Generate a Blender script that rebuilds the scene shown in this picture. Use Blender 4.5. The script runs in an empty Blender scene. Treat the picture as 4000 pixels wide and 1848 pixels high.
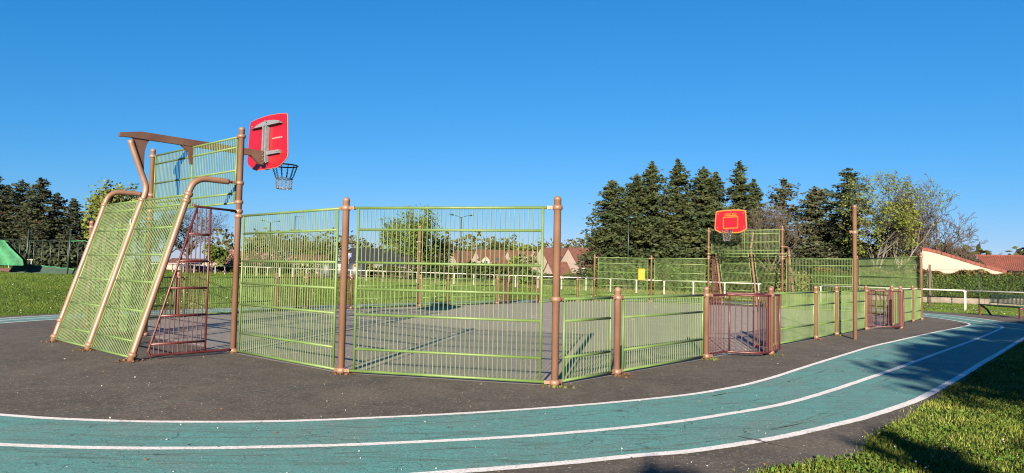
import bpy, bmesh, math, random
import numpy as np
from mathutils import Vector, Matrix
R = math.radians
random.seed(7); rng = np.random.default_rng(7)
sc = bpy.context.scene
col = sc.collection

# ---------------------------------------------------------------- camera, sky, sun, exposure
cam_d = bpy.data.cameras.new("Camera"); cam = bpy.data.objects.new("Camera", cam_d); col.objects.link(cam)
cam_d.sensor_fit = 'HORIZONTAL'; cam_d.sensor_width = 36.0
cam_d.lens = 36.0 * 2725 / 4000.0
cam_d.clip_start = 0.05; cam_d.clip_end = 3000
PITCH, ROLL = R(2.87), R(1.16)
cam.matrix_world = Matrix.Translation((0, 0, 1.6)) @ Matrix.Rotation(R(90) + PITCH, 4, 'X') @ Matrix.Rotation(ROLL, 4, 'Z')
sc.camera = cam

SUN_EL, SHADOW_AZ = R(16.7), R(10.0)
world = bpy.data.worlds.new("World"); sc.world = world; world.use_nodes = True
wn = world.node_tree; wn.nodes.clear()
sky = wn.nodes.new("ShaderNodeTexSky"); sky.sky_type = 'NISHITA'; sky.sun_disc = False
sky.sun_elevation = SUN_EL; sky.sun_rotation = R(190)
sky.altitude = 0; sky.air_density = 1.0; sky.dust_density = 0.0; sky.ozone_density = 5.0
# phone-like vivid tone for the whole sky: one curve per channel
sep = wn.nodes.new("ShaderNodeSeparateColor"); cmb = wn.nodes.new("ShaderNodeCombineColor")
wn.links.new(sky.outputs[0], sep.inputs[0])
for ch, (p_, k_) in enumerate(((1.50, 0.530), (0.76, 0.409), (0.61, 0.563))):
    m1 = wn.nodes.new("ShaderNodeMath"); m1.operation = 'MULTIPLY'; m1.inputs[1].default_value = 0.1
    m2 = wn.nodes.new("ShaderNodeMath"); m2.operation = 'POWER'; m2.inputs[1].default_value = p_
    m3 = wn.nodes.new("ShaderNodeMath"); m3.operation = 'MULTIPLY'; m3.inputs[1].default_value = 10 * k_
    wn.links.new(sep.outputs[ch], m1.inputs[0]); wn.links.new(m1.outputs[0], m2.inputs[0]); wn.links.new(m2.outputs[0], m3.inputs[0]); wn.links.new(m3.outputs[0], cmb.inputs[ch])
bg = wn.nodes.new("ShaderNodeBackground"); bg.inputs['Strength'].default_value = 0.0505
wo = wn.nodes.new("ShaderNodeOutputWorld")
wn.links.new(cmb.outputs[0], bg.inputs['Color']); wn.links.new(bg.outputs[0], wo.inputs['Surface'])

sun_d = bpy.data.lights.new("Sun", 'SUN'); sun_d.energy = 5.0; sun_d.angle = R(0.45); sun_d.color = (1.0, 0.84, 0.66)
sun = bpy.data.objects.new("Sun", sun_d); col.objects.link(sun)
ldir = Vector((math.sin(SHADOW_AZ) * math.cos(SUN_EL), math.cos(SHADOW_AZ) * math.cos(SUN_EL), -math.sin(SUN_EL)))
sun.rotation_euler = ldir.to_track_quat('-Z', 'Y').to_euler(); sun.location = (-5, -30, 20)

sc.view_settings.view_transform = 'Standard'; sc.view_settings.look = 'None'
sc.view_settings.exposure = 2.0; sc.view_settings.gamma = 1.0
sc.render.engine = 'CYCLES'
sc.cycles.pixel_filter_type = 'BLACKMAN_HARRIS'; sc.cycles.filter_width = 1.15
sc.render.resolution_x = 1024; sc.render.resolution_y = 473

# ---------------------------------------------------------------- materials
ALB = 0.60   # one reflectance scale for every painted or natural colour below
def al(c): return tuple(x * ALB for x in c) if c is not None else None
def M(name, color, rough=0.8, color2=None, scale=5.0, detail=4.0, bump=0.0, bscale=None, metallic=0.0, island=0.0, stretch=None, spec=0.5, contrast=None):
    color = al(color); color2 = al(color2)
    m = bpy.data.materials.new(name); m.use_nodes = True
    nt = m.node_tree; b = nt.nodes['Principled BSDF']
    b.inputs['Base Color'].default_value = (*color, 1); b.inputs['Roughness'].default_value = rough
    b.inputs['Metallic'].default_value = metallic; b.inputs['Specular IOR Level'].default_value = spec
    tc = nt.nodes.new("ShaderNodeTexCoord"); mp = nt.nodes.new("ShaderNodeMapping"); nt.links.new(tc.outputs['Object'], mp.inputs[0])
    if stretch: mp.inputs['Scale'].default_value = stretch
    out = None
    if color2 is not None:
        n = nt.nodes.new("ShaderNodeTexNoise"); n.inputs['Scale'].default_value = scale; n.inputs['Detail'].default_value = detail
        nt.links.new(mp.outputs[0], n.inputs['Vector'])
        r = nt.nodes.new("ShaderNodeValToRGB"); lo, hi = contrast or (0.35, 0.65)
        r.color_ramp.elements[0].position = lo; r.color_ramp.elements[1].position = hi
        r.color_ramp.elements[0].color = (*color, 1); r.color_ramp.elements[1].color = (*color2, 1)
        nt.links.new(n.outputs[0], r.inputs[0]); out = r.outputs[0]
    if island > 0:
        g = nt.nodes.new("ShaderNodeNewGeometry"); hsv = nt.nodes.new("ShaderNodeHueSaturation")
        mr = nt.nodes.new("ShaderNodeMapRange"); mr.inputs['To Min'].default_value = 1 - island; mr.inputs['To Max'].default_value = 1 + island
        nt.links.new(g.outputs['Random Per Island'], mr.inputs[0]); nt.links.new(mr.outputs[0], hsv.inputs['Value'])
        mul = nt.nodes.new("ShaderNodeMath"); mul.operation = 'MULTIPLY_ADD'; mul.inputs[1].default_value = 0.05; mul.inputs[2].default_value = 0.475
        nt.links.new(g.outputs['Random Per Island'], mul.inputs[0]); nt.links.new(mul.outputs[0], hsv.inputs['Hue'])
        if out: nt.links.new(out, hsv.inputs['Color'])
        else: hsv.inputs['Color'].default_value = (*color, 1)
        out = hsv.outputs[0]
    if out: nt.links.new(out, b.inputs['Base Color'])
    if bump > 0:
        n2 = nt.nodes.new("ShaderNodeTexNoise"); n2.inputs['Scale'].default_value = bscale or scale; n2.inputs['Detail'].default_value = 5
        nt.links.new(mp.outputs[0], n2.inputs['Vector'])
        bp = nt.nodes.new("ShaderNodeBump"); bp.inputs['Strength'].default_value = bump; bp.inputs['Distance'].default_value = 0.02
        nt.links.new(n2.outputs[0], bp.inputs['Height']); nt.links.new(bp.outputs[0], b.inputs['Normal'])
    return m

def N(nt, t, **kw):
    n = nt.nodes.new(t)
    for k, v in kw.items():
        if k in n.inputs: n.inputs[k].default_value = v
        else: setattr(n, k, v)
    return n

def mix(nt, fac, a, b):
    m = nt.nodes.new("ShaderNodeMix"); m.data_type = 'RGBA'
    for s, v in ((0, fac), (6, a), (7, b)):
        if isinstance(v, (tuple, float, int)): m.inputs[s].default_value = (*v, 1) if isinstance(v, tuple) else v
        else: nt.links.new(v, m.inputs[s])
    return m.outputs[2]

def ramp(nt, src, lo, hi, a=0.0, b=1.0):
    r = nt.nodes.new("ShaderNodeMapRange"); r.inputs['From Min'].default_value = lo; r.inputs['From Max'].default_value = hi
    r.inputs['To Min'].default_value = a; r.inputs['To Max'].default_value = b
    nt.links.new(src, r.inputs[0]); return r.outputs[0]

def noise(nt, vec, scale, detail=4, rough=0.5, dist=0.0):
    n = nt.nodes.new("ShaderNodeTexNoise"); n.inputs['Scale'].default_value = scale; n.inputs['Detail'].default_value = detail
    n.inputs['Roughness'].default_value = rough; n.inputs['Distortion'].default_value = dist
    nt.links.new(vec, n.inputs['Vector']); return n.outputs[0]

def ground_mat(name, base, dark, light, speck, streak_dark=None, streak_amt=0.0, rough=0.9, speck_amt=1.0, crack=0.0, patch=None):
    """worn asphalt or painted asphalt: patches, aggregate specks, cracks, scuffs"""
    base, dark, light, speck, streak_dark, patch = al(base), al(dark), al(light), al(speck), al(streak_dark), al(patch)
    m = bpy.data.materials.new(name); m.use_nodes = True; nt = m.node_tree; b = nt.nodes['Principled BSDF']
    b.inputs['Roughness'].default_value = rough; b.inputs['Specular IOR Level'].default_value = 0.3
    tc = nt.nodes.new("ShaderNodeTexCoord"); v = tc.outputs['Object']
    c = mix(nt, ramp(nt, noise(nt, v, 0.7, 5, 0.6), 0.35, 0.65), dark, base)
    c = mix(nt, ramp(nt, noise(nt, v, 3.5, 6, 0.7), 0.4, 0.75, 0, 0.75), c, light)
    if patch is not None:
        c = mix(nt, ramp(nt, noise(nt, v, 0.45, 5, 0.75, 0.8), 0.48, 0.62, 0, 0.9), c, patch)
    c = mix(nt, ramp(nt, noise(nt, v, 0.9, 6, 0.8, 1.2), 0.36, 0.48, 0.55, 0), c, dark)
    # fine aggregate grain
    c = mix(nt, ramp(nt, noise(nt, v, 13, 5, 0.85), 0.46, 0.66, 0, 0.75), c, light)
    c = mix(nt, ramp(nt, noise(nt, v, 17, 4, 0.8), 0.34, 0.50, 0.7, 0), c, dark)
    c = mix(nt, ramp(nt, noise(nt, v, 2.1, 5, 0.7, 0.8), 0.56, 0.72, 0, 0.6), c, dark)
    g = noise(nt, v, 42, 3, 0.85)
    c = mix(nt, ramp(nt, g, 0.30, 0.50, 0.85, 0), c, tuple(x * 0.40 for x in base))
    g2 = noise(nt, v, 26, 2, 0.7)
    c = mix(nt, ramp(nt, g2, 0.615, 0.70, 0, 0.85 * speck_amt), c, speck)
    if streak_amt > 0:
        mp = nt.nodes.new("ShaderNodeMapping"); mp.inputs['Rotation'].default_value = (0, 0, R(-14)); mp.inputs['Scale'].default_value = (0.45, 7.0, 1)
        nt.links.new(v, mp.inputs[0])
        s = noise(nt, mp.outputs[0], 1.3, 7, 0.75, 0.9)
        c = mix(nt, ramp(nt, s, 0.54, 0.66, 0, streak_amt), c, streak_dark)
        w = nt.nodes.new("ShaderNodeTexWave"); w.wave_type = 'RINGS'; w.inputs['Scale'].default_value = 0.55; w.inputs['Distortion'].default_value = 7; w.inputs['Detail'].default_value = 3; w.inputs['Detail Scale'].default_value = 0.35
        nt.links.new(v, w.inputs['Vector'])
        msk = ramp(nt, noise(nt, v, 0.8, 2), 0.5, 0.6)
        k = nt.nodes.new("ShaderNodeMath"); k.operation = 'MULTIPLY'
        nt.links.new(ramp(nt, w.outputs[1], 0.985, 0.998, 0, 0.6), k.inputs[0]); nt.links.new(msk, k.inputs[1])
        c = mix(nt, k.outputs[0], c, streak_dark)
    if crack > 0:
        vo = nt.nodes.new("ShaderNodeTexVoronoi"); vo.feature = 'DISTANCE_TO_EDGE'; vo.inputs['Scale'].default_value = 2.6
        ad = nt.nodes.new("ShaderNodeVectorMath"); ad.operation = 'MULTIPLY_ADD'
        nz = nt.nodes.new("ShaderNodeTexNoise"); nz.inputs['Scale'].default_value = 4; nz.inputs['Detail'].default_value = 4; nt.links.new(v, nz.inputs['Vector'])
        nt.links.new(nz.outputs['Color'], ad.inputs[0]); ad.inputs[1].default_value = (0.35, 0.35, 0); nt.links.new(v, ad.inputs[2])
        nt.links.new(ad.outputs[0], vo.inputs['Vector'])
        k = nt.nodes.new("ShaderNodeMath"); k.operation = 'MULTIPLY'
        nt.links.new(ramp(nt, vo.outputs[0], 0.006, 0.014, crack, 0), k.inputs[0])
        nt.links.new(ramp(nt, noise(nt, v, 1.7, 3), 0.48, 0.6), k.inputs[1])
        c = mix(nt, k.outputs[0], c, tuple(x * 0.3 for x in base))
    nt.links.new(c, b.inputs['Base Color'])
    bp = nt.nodes.new("ShaderNodeBump"); bp.inputs['Strength'].default_value = 0.55; bp.inputs['Distance'].default_value = 0.012
    nt.links.new(g, bp.inputs['Height']); nt.links.new(bp.outputs[0], b.inputs['Normal'])
    return m

def paint_mat(name, col_, rough, wear, wear_amt=0.35):
    """powder-coated steel tube with slight fading and small rusty chips"""
    col_ = al(col_); wear = al(wear)
    m = bpy.data.materials.new(name); m.use_nodes = True; nt = m.node_tree; b = nt.nodes['Principled BSDF']
    b.inputs['Roughness'].default_value = rough
    g = nt.nodes.new("ShaderNodeNewGeometry"); v = g.outputs['Position']
    c = mix(nt, ramp(nt, noise(nt, v, 1.9, 4), 0.35, 0.7), col_, tuple(min(1, x * 1.22 + 0.012) for x in col_))
    c = mix(nt, ramp(nt, noise(nt, v, 60, 3, 0.7), 0.68, 0.74, 0, wear_amt), c, wear)
    mp = nt.nodes.new("ShaderNodeMapping"); mp.inputs['Scale'].default_value = (40, 40, 1.5); nt.links.new(v, mp.inputs[0])
    c = mix(nt, ramp(nt, noise(nt, mp.outputs[0], 1, 4), 0.56, 0.8, 0, 0.5), c, tuple(x * 0.6 for x in col_))
    nt.links.new(c, b.inputs['Base Color'])
    nt.links.new(ramp(nt, noise(nt, v, 5, 4), 0.3, 0.7, rough * 0.8, min(1, rough * 1.35)), b.inputs['Roughness'])
    return m

mat = {}
mat['green'] = paint_mat('green powder coat', (0.098, 0.172, 0.040), 0.52, (0.30, 0.30, 0.22))
mat['brown'] = paint_mat('brown powder coat', (0.212, 0.116, 0.072), 0.42, (0.4, 0.3, 0.22), 0.25)
mat['darkbrown'] = paint_mat('dark brown powder coat', (0.0936, 0.0478, 0.0312), 0.42, (0.1872, 0.1352, 0.1040), 0.25)
mat['maroon'] = paint_mat('maroon powder coat', (0.0704, 0.0052, 0.0048), 0.45, (0.1320, 0.0480, 0.0400), 0.25)
mat['darkgreen'] = paint_mat('dark green paint', (0.0040, 0.0281, 0.0198), 0.45, (0.0330, 0.0462, 0.0396))
mat['benchgreen'] = paint_mat('bench green paint', (0.0189, 0.0525, 0.0294), 0.45, (0.0420, 0.0588, 0.0504))
mat['whitepaint'] = paint_mat('white rail paint', (0.4664, 0.4545, 0.4186), 0.5, (0.2392, 0.1794, 0.1316), 0.7)
mat['galv'] = M('galvanised steel', (0.185, 0.215, 0.24), 0.5, (0.25, 0.28, 0.3), 14, metallic=0.25)
mat['chain'] = M('chain steel', (0.1456, 0.1456, 0.1500), 0.4, (0.3822, 0.3822, 0.3822), 12, metallic=0.6)
mat['shadechain'] = M('shaded chain steel', (0.012, 0.012, 0.015), 0.5, (0.03, 0.03, 0.034), 12)  # same chain steel, shade put into the colour for the near upper chains
mat['red'] = M('red board laminate', (0.3480, 0.0035, 0.0132), 0.38, (0.2900, 0.0035, 0.0121), 2.5)
mat['yellow'] = M('yellow board print', (0.4050, 0.2093, 0.0162), 0.45, (0.3510, 0.1755, 0.0162), 5)
mat['yellowplastic'] = M('yellow plastic', (0.4480, 0.2940, 0.0056), 0.4, (0.3920, 0.2520, 0.0056), 5)
mat['paleedge'] = M('pale laminate edge', (0.3300, 0.1800, 0.1320), 0.5, (0.3000, 0.1680, 0.1200), 8)
mat['white'] = M('white print', (0.4500, 0.4500, 0.4350), 0.5, (0.3750, 0.3750, 0.3600), 20)
mat['black'] = M('black rubber', (0.015, 0.015, 0.017), 0.6, (0.03, 0.03, 0.03), 5)
mat['rustred'] = M('red rim paint', (0.1500, 0.0150, 0.0100), 0.45, (0.1000, 0.0150, 0.0100), 15)
mat['asphalt'] = ground_mat('brown grey asphalt', (0.098, 0.087, 0.069), (0.052, 0.046, 0.037), (0.185, 0.162, 0.128), (0.46, 0.40, 0.31), patch=(0.160, 0.136, 0.106))
mat['court'] = ground_mat('grey court asphalt', (0.350, 0.325, 0.278), (0.300, 0.278, 0.238), (0.395, 0.366, 0.312), (0.30, 0.28, 0.25), speck_amt=0.5)
mat['teal'] = ground_mat('worn teal track paint', (0.108, 0.345, 0.325), (0.125, 0.268, 0.252), (0.105, 0.420, 0.400), (0.42, 0.50, 0.42), (0.085, 0.140, 0.120), 0.85, speck_amt=0.6, crack=0.9, patch=(0.175, 0.270, 0.245))
mat['line'] = ground_mat('worn white line paint', (0.98, 0.97, 0.96), (0.86, 0.84, 0.81), (1.05, 1.04, 1.03), (0.32, 0.29, 0.26), speck_amt=0.5, crack=0.5)
mat['curt'] = ground_mat('worn court line', (0.72, 0.66, 0.56), (0.55, 0.50, 0.42), (0.82, 0.75, 0.64), (0.2, 0.19, 0.17), speck_amt=0.8)
mat['scuff'] = M('rubbed scuff', (0.085, 0.165, 0.150), 0.9, (0.12, 0.25, 0.23), 6, contrast=(.42, .6))
mat['rusty'] = M('rusty stain', (0.26, 0.10, 0.03), 0.9, (0.16, 0.07, 0.03), 9)
mat['edging'] = M('concrete edging', (0.46, 0.41, 0.33), 0.9, (0.32, 0.30, 0.24), 3)
mat['redtrack'] = M('red athletics track', (0.36, 0.095, 0.075), 0.9, (0.30, 0.08, 0.06), 2)

def grass_mat():
    m = bpy.data.materials.new('mown lawn'); m.use_nodes = True; nt = m.node_tree; b = nt.nodes['Principled BSDF']
    b.inputs['Roughness'].default_value = 0.95; b.inputs['Specular IOR Level'].default_value = 0.1
    tc = nt.nodes.new("ShaderNodeTexCoord"); v = tc.outputs['Object']
    c = mix(nt, ramp(nt, noise(nt, v, 0.12, 5, 0.6), 0.35, 0.65), al((0.085, 0.140, 0.020)), al((0.125, 0.180, 0.030)))
    c = mix(nt, ramp(nt, noise(nt, v, 1.6, 6, 0.7), 0.4, 0.7), c, al((0.050, 0.100, 0.014)))
    c = mix(nt, ramp(nt, noise(nt, v, 0.05, 6, 0.6), 0.58, 0.72, 0, 0.6), c, al((0.20, 0.20, 0.06)))
    c = mix(nt, ramp(nt, noise(nt, v, 22, 3, 0.8), 0.3, 0.5, 0.7, 0), c, al((0.028, 0.060, 0.010)))
    nt.links.new(c, b.inputs['Base Color'])
    bp = nt.nodes.new("ShaderNodeBump"); bp.inputs['Strength'].default_value = 1.0; bp.inputs['Distance'].default_value = 0.10
    nt.links.new(noise(nt, v, 9, 6, 0.8), bp.inputs['Height']); nt.links.new(bp.outputs[0], b.inputs['Normal'])
    return m
mat['grass'] = grass_mat()
mat['blade'] = M('grass blades', (0.1142, 0.1750, 0.0194), 0.7, (0.2284, 0.2537, 0.0446), 1.4, island=0.45, spec=0.2)
mat['bladefar'] = M('lawn tufts', (0.0587, 0.1100, 0.0149), 0.8, (0.0978, 0.1481, 0.0248), 0.25, island=0.3, spec=0.1)
mat['drygrass'] = M('dry tall grass', (0.1612, 0.1550, 0.0527), 0.9, (0.0992, 0.1240, 0.0310), 0.5, island=0.3, spec=0.1)
mat['daisy'] = M('daisy petals', (0.75, 0.75, 0.70), 0.7)
mat['deadleaf'] = M('dead leaf', (0.1680, 0.0700, 0.0210), 0.8, (0.1050, 0.0490, 0.0210), 5)
def leafm(n, a, b_, isl=0.4): return M(n, a, 0.75, b_, 0.35, island=isl, spec=0.15)
mat['spruce'] = leafm('spruce needles', (0.0310, 0.0496, 0.0198), (0.0620, 0.0775, 0.0260))
mat['pine'] = leafm('pine needles', (0.0255, 0.0375, 0.0195), (0.0495, 0.0600, 0.0285))
mat['bluepine'] = leafm('grey green pine needles', (0.0420, 0.0528, 0.0270), (0.0720, 0.0810, 0.0420))
mat['darkspruce'] = leafm('dark spruce needles', (0.0196, 0.0364, 0.0140), (0.0392, 0.0560, 0.0196))
mat['spring'] = leafm('spring leaves', (0.0972, 0.1312, 0.0213), (0.1555, 0.1847, 0.0340))
mat['olive'] = leafm('budding olive leaves', (0.0735, 0.0735, 0.0210), (0.1050, 0.1015, 0.0350))
mat['fresh'] = leafm('fresh green leaves', (0.0774, 0.1320, 0.0182), (0.1229, 0.1729, 0.0319))
mat['pink'] = leafm('pink blossom', (0.3553, 0.1421, 0.1809), (0.4522, 0.2326, 0.2584))
mat['whitebl'] = leafm('white blossom', (0.2480, 0.2400, 0.1680), (0.1800, 0.2000, 0.0800))
mat['hedge'] = leafm('hedge leaves', (0.0392, 0.0749, 0.0143), (0.0749, 0.1141, 0.0228), 0.5)
mat['hedgetop'] = leafm('hedge brown tips', (0.0540, 0.0600, 0.0180), (0.1200, 0.0780, 0.0270), 0.5)
mat['hedgecore'] = M('hedge inner twigs', (0.022, 0.032, 0.012), 0.95, (0.035, 0.045, 0.016), 3)
mat['shrub'] = leafm('shrub leaves', (0.0403, 0.0496, 0.0174), (0.0713, 0.0682, 0.0248), 0.5)
mat['bark'] = M('brown bark', (0.0800, 0.0525, 0.0325), 0.9, (0.0450, 0.0300, 0.0200), 4, bump=0.5)
mat['redbark'] = M('pine bark', (0.1560, 0.0780, 0.0420), 0.9, (0.0840, 0.0450, 0.0270), 4, bump=0.5)
mat['birchbark'] = M('birch bark', (0.1674, 0.1566, 0.1350), 0.8, (0.0675, 0.0594, 0.0486), 3, contrast=(0.5, 0.75))
mat['twig'] = M('pale twigs', (0.1050, 0.0825, 0.0575), 0.9, (0.0700, 0.0550, 0.0400), 3)
mat['cream'] = M('cream render', (0.4, 0.335, 0.285), 0.9, (0.36, 0.3, 0.255), 0.8)
mat['palewall'] = M('pale render', (0.3750, 0.3150, 0.2550), 0.9, (0.3300, 0.2775, 0.2325), 0.8)
mat['whitewall'] = M('weathered white wall', (0.2560, 0.2240, 0.1840), 0.9, (0.1600, 0.1408, 0.1120), 1.5)
mat['tile'] = M('brown roof tiles', (0.1520, 0.0570, 0.0361), 0.85, (0.0988, 0.0418, 0.0285), 1.5, bump=0.6, bscale=8)
mat['redtile'] = M('red canal tiles', (0.2101, 0.0538, 0.0332), 0.85, (0.1319, 0.0391, 0.0254), 1.6)
mat['slate'] = M('slate roof', (0.0210, 0.0225, 0.0285), 0.6, (0.0315, 0.0330, 0.0405), 2)
mat['glass'] = M('window glass', (0.04, 0.06, 0.09), 0.08, (0.06, 0.08, 0.11), 1)
mat['bin'] = M('grey igloo plastic', (0.0468, 0.0572, 0.0702), 0.5, (0.0351, 0.0442, 0.0559), 1.2)
mat['wood'] = M('weathered wood', (0.1188, 0.0828, 0.0504), 0.9, (0.0792, 0.0540, 0.0324), 5, stretch=(1, 1, 0.2))
mat['blue'] = M('blue sign', (0.0080, 0.0480, 0.2200), 0.5, (0.0080, 0.0400, 0.1920), 5)
mat['net'] = M('green safety net', (0.0214, 0.2356, 0.0928), 0.75, (0.0107, 0.1428, 0.0607), 3)
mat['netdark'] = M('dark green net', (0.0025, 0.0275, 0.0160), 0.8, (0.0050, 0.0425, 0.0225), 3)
mat['rock'] = M('pale boulder', (0.1428, 0.1260, 0.1050), 0.9, (0.1008, 0.0882, 0.0714), 2, bump=0.8, bscale=3)
mat['carpaint'] = M('dark blue car paint', (0.03, 0.045, 0.08), 0.2, (0.035, 0.05, 0.085), 2)

# ---------------------------------------------------------------- mesh helpers
class MB:
    def __init__(s): s.v = []; s.f = []; s.sm = []
    def add(s, vs, fs, smooth=False):
        o = len(s.v); s.v += [tuple(v) for v in vs]; s.f += [tuple(i + o for i in f) for f in fs]; s.sm += [smooth] * len(fs); return s
    def box(s, cx, cy, cz, sx, sy, sz, rz=0.0):
        c, sn = math.cos(rz), math.sin(rz); vs = []
        for z in (-1, 1):
            for x, y in ((-1, -1), (1, -1), (1, 1), (-1, 1)):
                px, py = x * sx / 2, y * sy / 2
                vs.append((cx + px * c - py * sn, cy + px * sn + py * c, cz + z * sz / 2))
        return s.add(vs, [(3, 2, 1, 0), (4, 5, 6, 7), (0, 1, 5, 4), (1, 2, 6, 5), (2, 3, 7, 6), (3, 0, 4, 7)])
    def tube(s, pts, r, n=8, cap=True, smooth=True):
        pts = [Vector(p) for p in pts]; k = len(pts)
        rs = r if isinstance(r, (list, tuple)) else [r] * k
        rings = []; prev = None
        for i, p in enumerate(pts):
            if i == 0: d = pts[1] - p
            elif i == k - 1: d = p - pts[i - 1]
            else: d = (pts[i + 1] - p).normalized() + (p - pts[i - 1]).normalized()
            if d.length < 1e-9: d = Vector((0, 0, 1))
            d.normalize()
            if prev is None:
                a = Vector((0, 0, 1)) if abs(d.z) < 0.9 else Vector((1, 0, 0))
                u = d.cross(a).normalized()
            else:
                u = (prev - d * prev.dot(d)); u = u.normalized() if u.length > 1e-6 else d.orthogonal().normalized()
            prev = u; w = d.cross(u)
            rings.append([p + (u * math.cos(2 * math.pi * j / n) + w * math.sin(2 * math.pi * j / n)) * rs[i] for j in range(n)])
        vs = [q for ring in rings for q in ring]; fs = []
        for i in range(k - 1):
            for j in range(n):
                a = i * n + j; b2 = i * n + (j + 1) % n
                fs.append((a, b2, b2 + n, a + n))
        s.add(vs, fs, smooth)
        if cap:
            o = len(s.v) - len(vs)
            s.f.append(tuple(o + j for j in reversed(range(n)))); s.f.append(tuple(o + (k - 1) * n + j for j in range(n))); s.sm += [False, False]
        return s
    def lathe(s, prof, n=12, c=(0, 0, 0), smooth=True):
        vs = []; k = len(prof)
        for r, z in prof:
            for j in range(n):
                a = 2 * math.pi * j / n; vs.append((c[0] + r * math.cos(a), c[1] + r * math.sin(a), c[2] + z))
        fs = []
        for i in range(k - 1):
            for j in range(n):
                a = i * n + j; b2 = i * n + (j + 1) % n; fs.append((a, b2, b2 + n, a + n))
        fs2 = [tuple(reversed(range(n))), tuple((k - 1) * n + j for j in range(n))]
        s.add(vs, fs, smooth); o = len(s.v) - len(vs)
        for f in fs2: s.f.append(tuple(o + i for i in f)); s.sm.append(False)
        return s
    def prism(s, poly, axis, t):
        """poly: list of 3D points (planar); extruded by vector"""
        poly = [Vector(p) for p in poly]; e = Vector(axis).normalized() * t; n = len(poly)
        vs = poly + [p + e for p in poly]
        fs = [tuple(reversed(range(n))), tuple(range(n, 2 * n))] + [(i, (i + 1) % n, n + (i + 1) % n, n + i) for i in range(n)]
        return s.add(vs, fs)
    def mesh(s, name, m=None):
        me = bpy.data.meshes.new(name); me.from_pydata(s.v, [], s.f)
        me.polygons.foreach_set('use_smooth', s.sm); me.update()
        if m: me.materials.append(mat[m])
        return me
    def build(s, name, m, parent=None, loc=None):
        return link(name, s.mesh(name, m), parent, loc)

def link(name, me, parent=None, loc=None, rz=None):
    o = bpy.data.objects.new(name, me); col.objects.link(o)
    if parent: o.parent = parent
    if loc is not None: o.location = loc
    if rz is not None: o.rotation_euler = (0, 0, rz)
    return o

def tag(o, label=None, cat=None, group=None, kind=None):
    if label: o['label'] = label
    if cat: o['category'] = cat
    if group: o['group'] = group
    if kind: o['kind'] = kind
    return o

def thing(name, label, cat, loc=(0, 0, 0), rz=0.0, group=None):
    o = bpy.data.objects.new(name, None); col.objects.link(o); o.location = loc; o.rotation_euler = (0, 0, rz); o.empty_display_size = 0.2
    return tag(o, label, cat, group)

def np_mesh(name, verts, faces_n, m, smooth=False):
    """verts (k*n,3) consecutive n-gons"""
    n = faces_n; k = len(verts) // n
    me = bpy.data.meshes.new(name); me.vertices.add(len(verts)); me.vertices.foreach_set('co', np.ascontiguousarray(verts, dtype=np.float32).ravel())
    me.loops.add(k * n); me.loops.foreach_set('vertex_index', np.arange(k * n, dtype=np.int32))
    me.polygons.add(k); me.polygons.foreach_set('loop_start', np.arange(k, dtype=np.int32) * n)
    try: me.polygons.foreach_set('loop_total', np.full(k, n, dtype=np.int32))
    except Exception: pass
    me.update(calc_edges=True); me.materials.append(mat[m]); return me

# ---------------------------------------------------------------- arena frame: s along, t across
O2 = Vector((0.64, 9.89)); D2 = Vector((15.64, 17.85)).normalized(); E2 = Vector((-D2.y, D2.x))
def W(s, t, z=0.0):
    q = O2 + D2 * s + E2 * t; return Vector((q.x, q.y, z))
def toL(x, y):
    q = Vector((x, y)) - O2; return (q.dot(D2), q.dot(E2))
ANG = math.atan2(D2.y, D2.x)

def smooth01(a, b, x):
    t = np.clip((x - a) / (b - a), 0, 1); return t * t * (3 - 2 * t)
def gz(x, y):
    d = np.hypot(np.asarray(x) - 2.0, np.asarray(y) - 22.0)
    return (-0.0085 * np.asarray(x) + 0.07) * smooth01(19, 34, d) * np.clip((np.asarray(y) + 5) / 20, 0, 1)
def GZ(x, y): return float(gz(x, y))

# ---------------------------------------------------------------- ground
def ground():
    xs = np.concatenate([np.linspace(-900, -120, 20), np.linspace(-110, 110, 111), np.linspace(120, 900, 20)])
    ys = np.concatenate([np.linspace(-300, -40, 10), np.linspace(-30, 150, 91), np.linspace(170, 1500, 20)])
    X, Y = np.meshgrid(xs, ys); Z = gz(X, Y) - 0.012
    ny, nx = X.shape; me = bpy.data.meshes.new('lawn')
    v = np.stack([X, Y, Z], -1).reshape(-1, 3)
    f = [(j * nx + i, j * nx + i + 1, (j + 1) * nx + i + 1, (j + 1) * nx + i) for j in range(ny - 1) for i in range(nx - 1)]
    me.from_pydata(v.tolist(), [], f); me.polygons.foreach_set('use_smooth', [True] * len(f)); me.materials.append(mat['grass']); me.update()
    return tag(link('lawn', me), 'wide mown lawn around the ball court', kind='structure')
ground()

def catmull(pts, n=10, closed=False):
    P = [Vector(p) for p in pts]; k = len(P); out = []
    rngi = range(k) if closed else range(k - 1)
    for i in rngi:
        if closed: p0, p1, p2, p3 = P[(i - 1) % k], P[i], P[(i + 1) % k], P[(i + 2) % k]
        else: p0, p1, p2, p3 = P[max(i - 1, 0)], P[i], P[i + 1], P[min(i + 2, k - 1)]
        for j in range(n):
            t = j / n
            out.append(0.5 * ((2 * p1) + (p2 - p0) * t + (2 * p0 - 5 * p1 + 4 * p2 - p3) * t * t + (3 * p1 - p0 - 3 * p2 + p3) * t ** 3))
    if not closed: out.append(P[-1])
    return out

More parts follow.
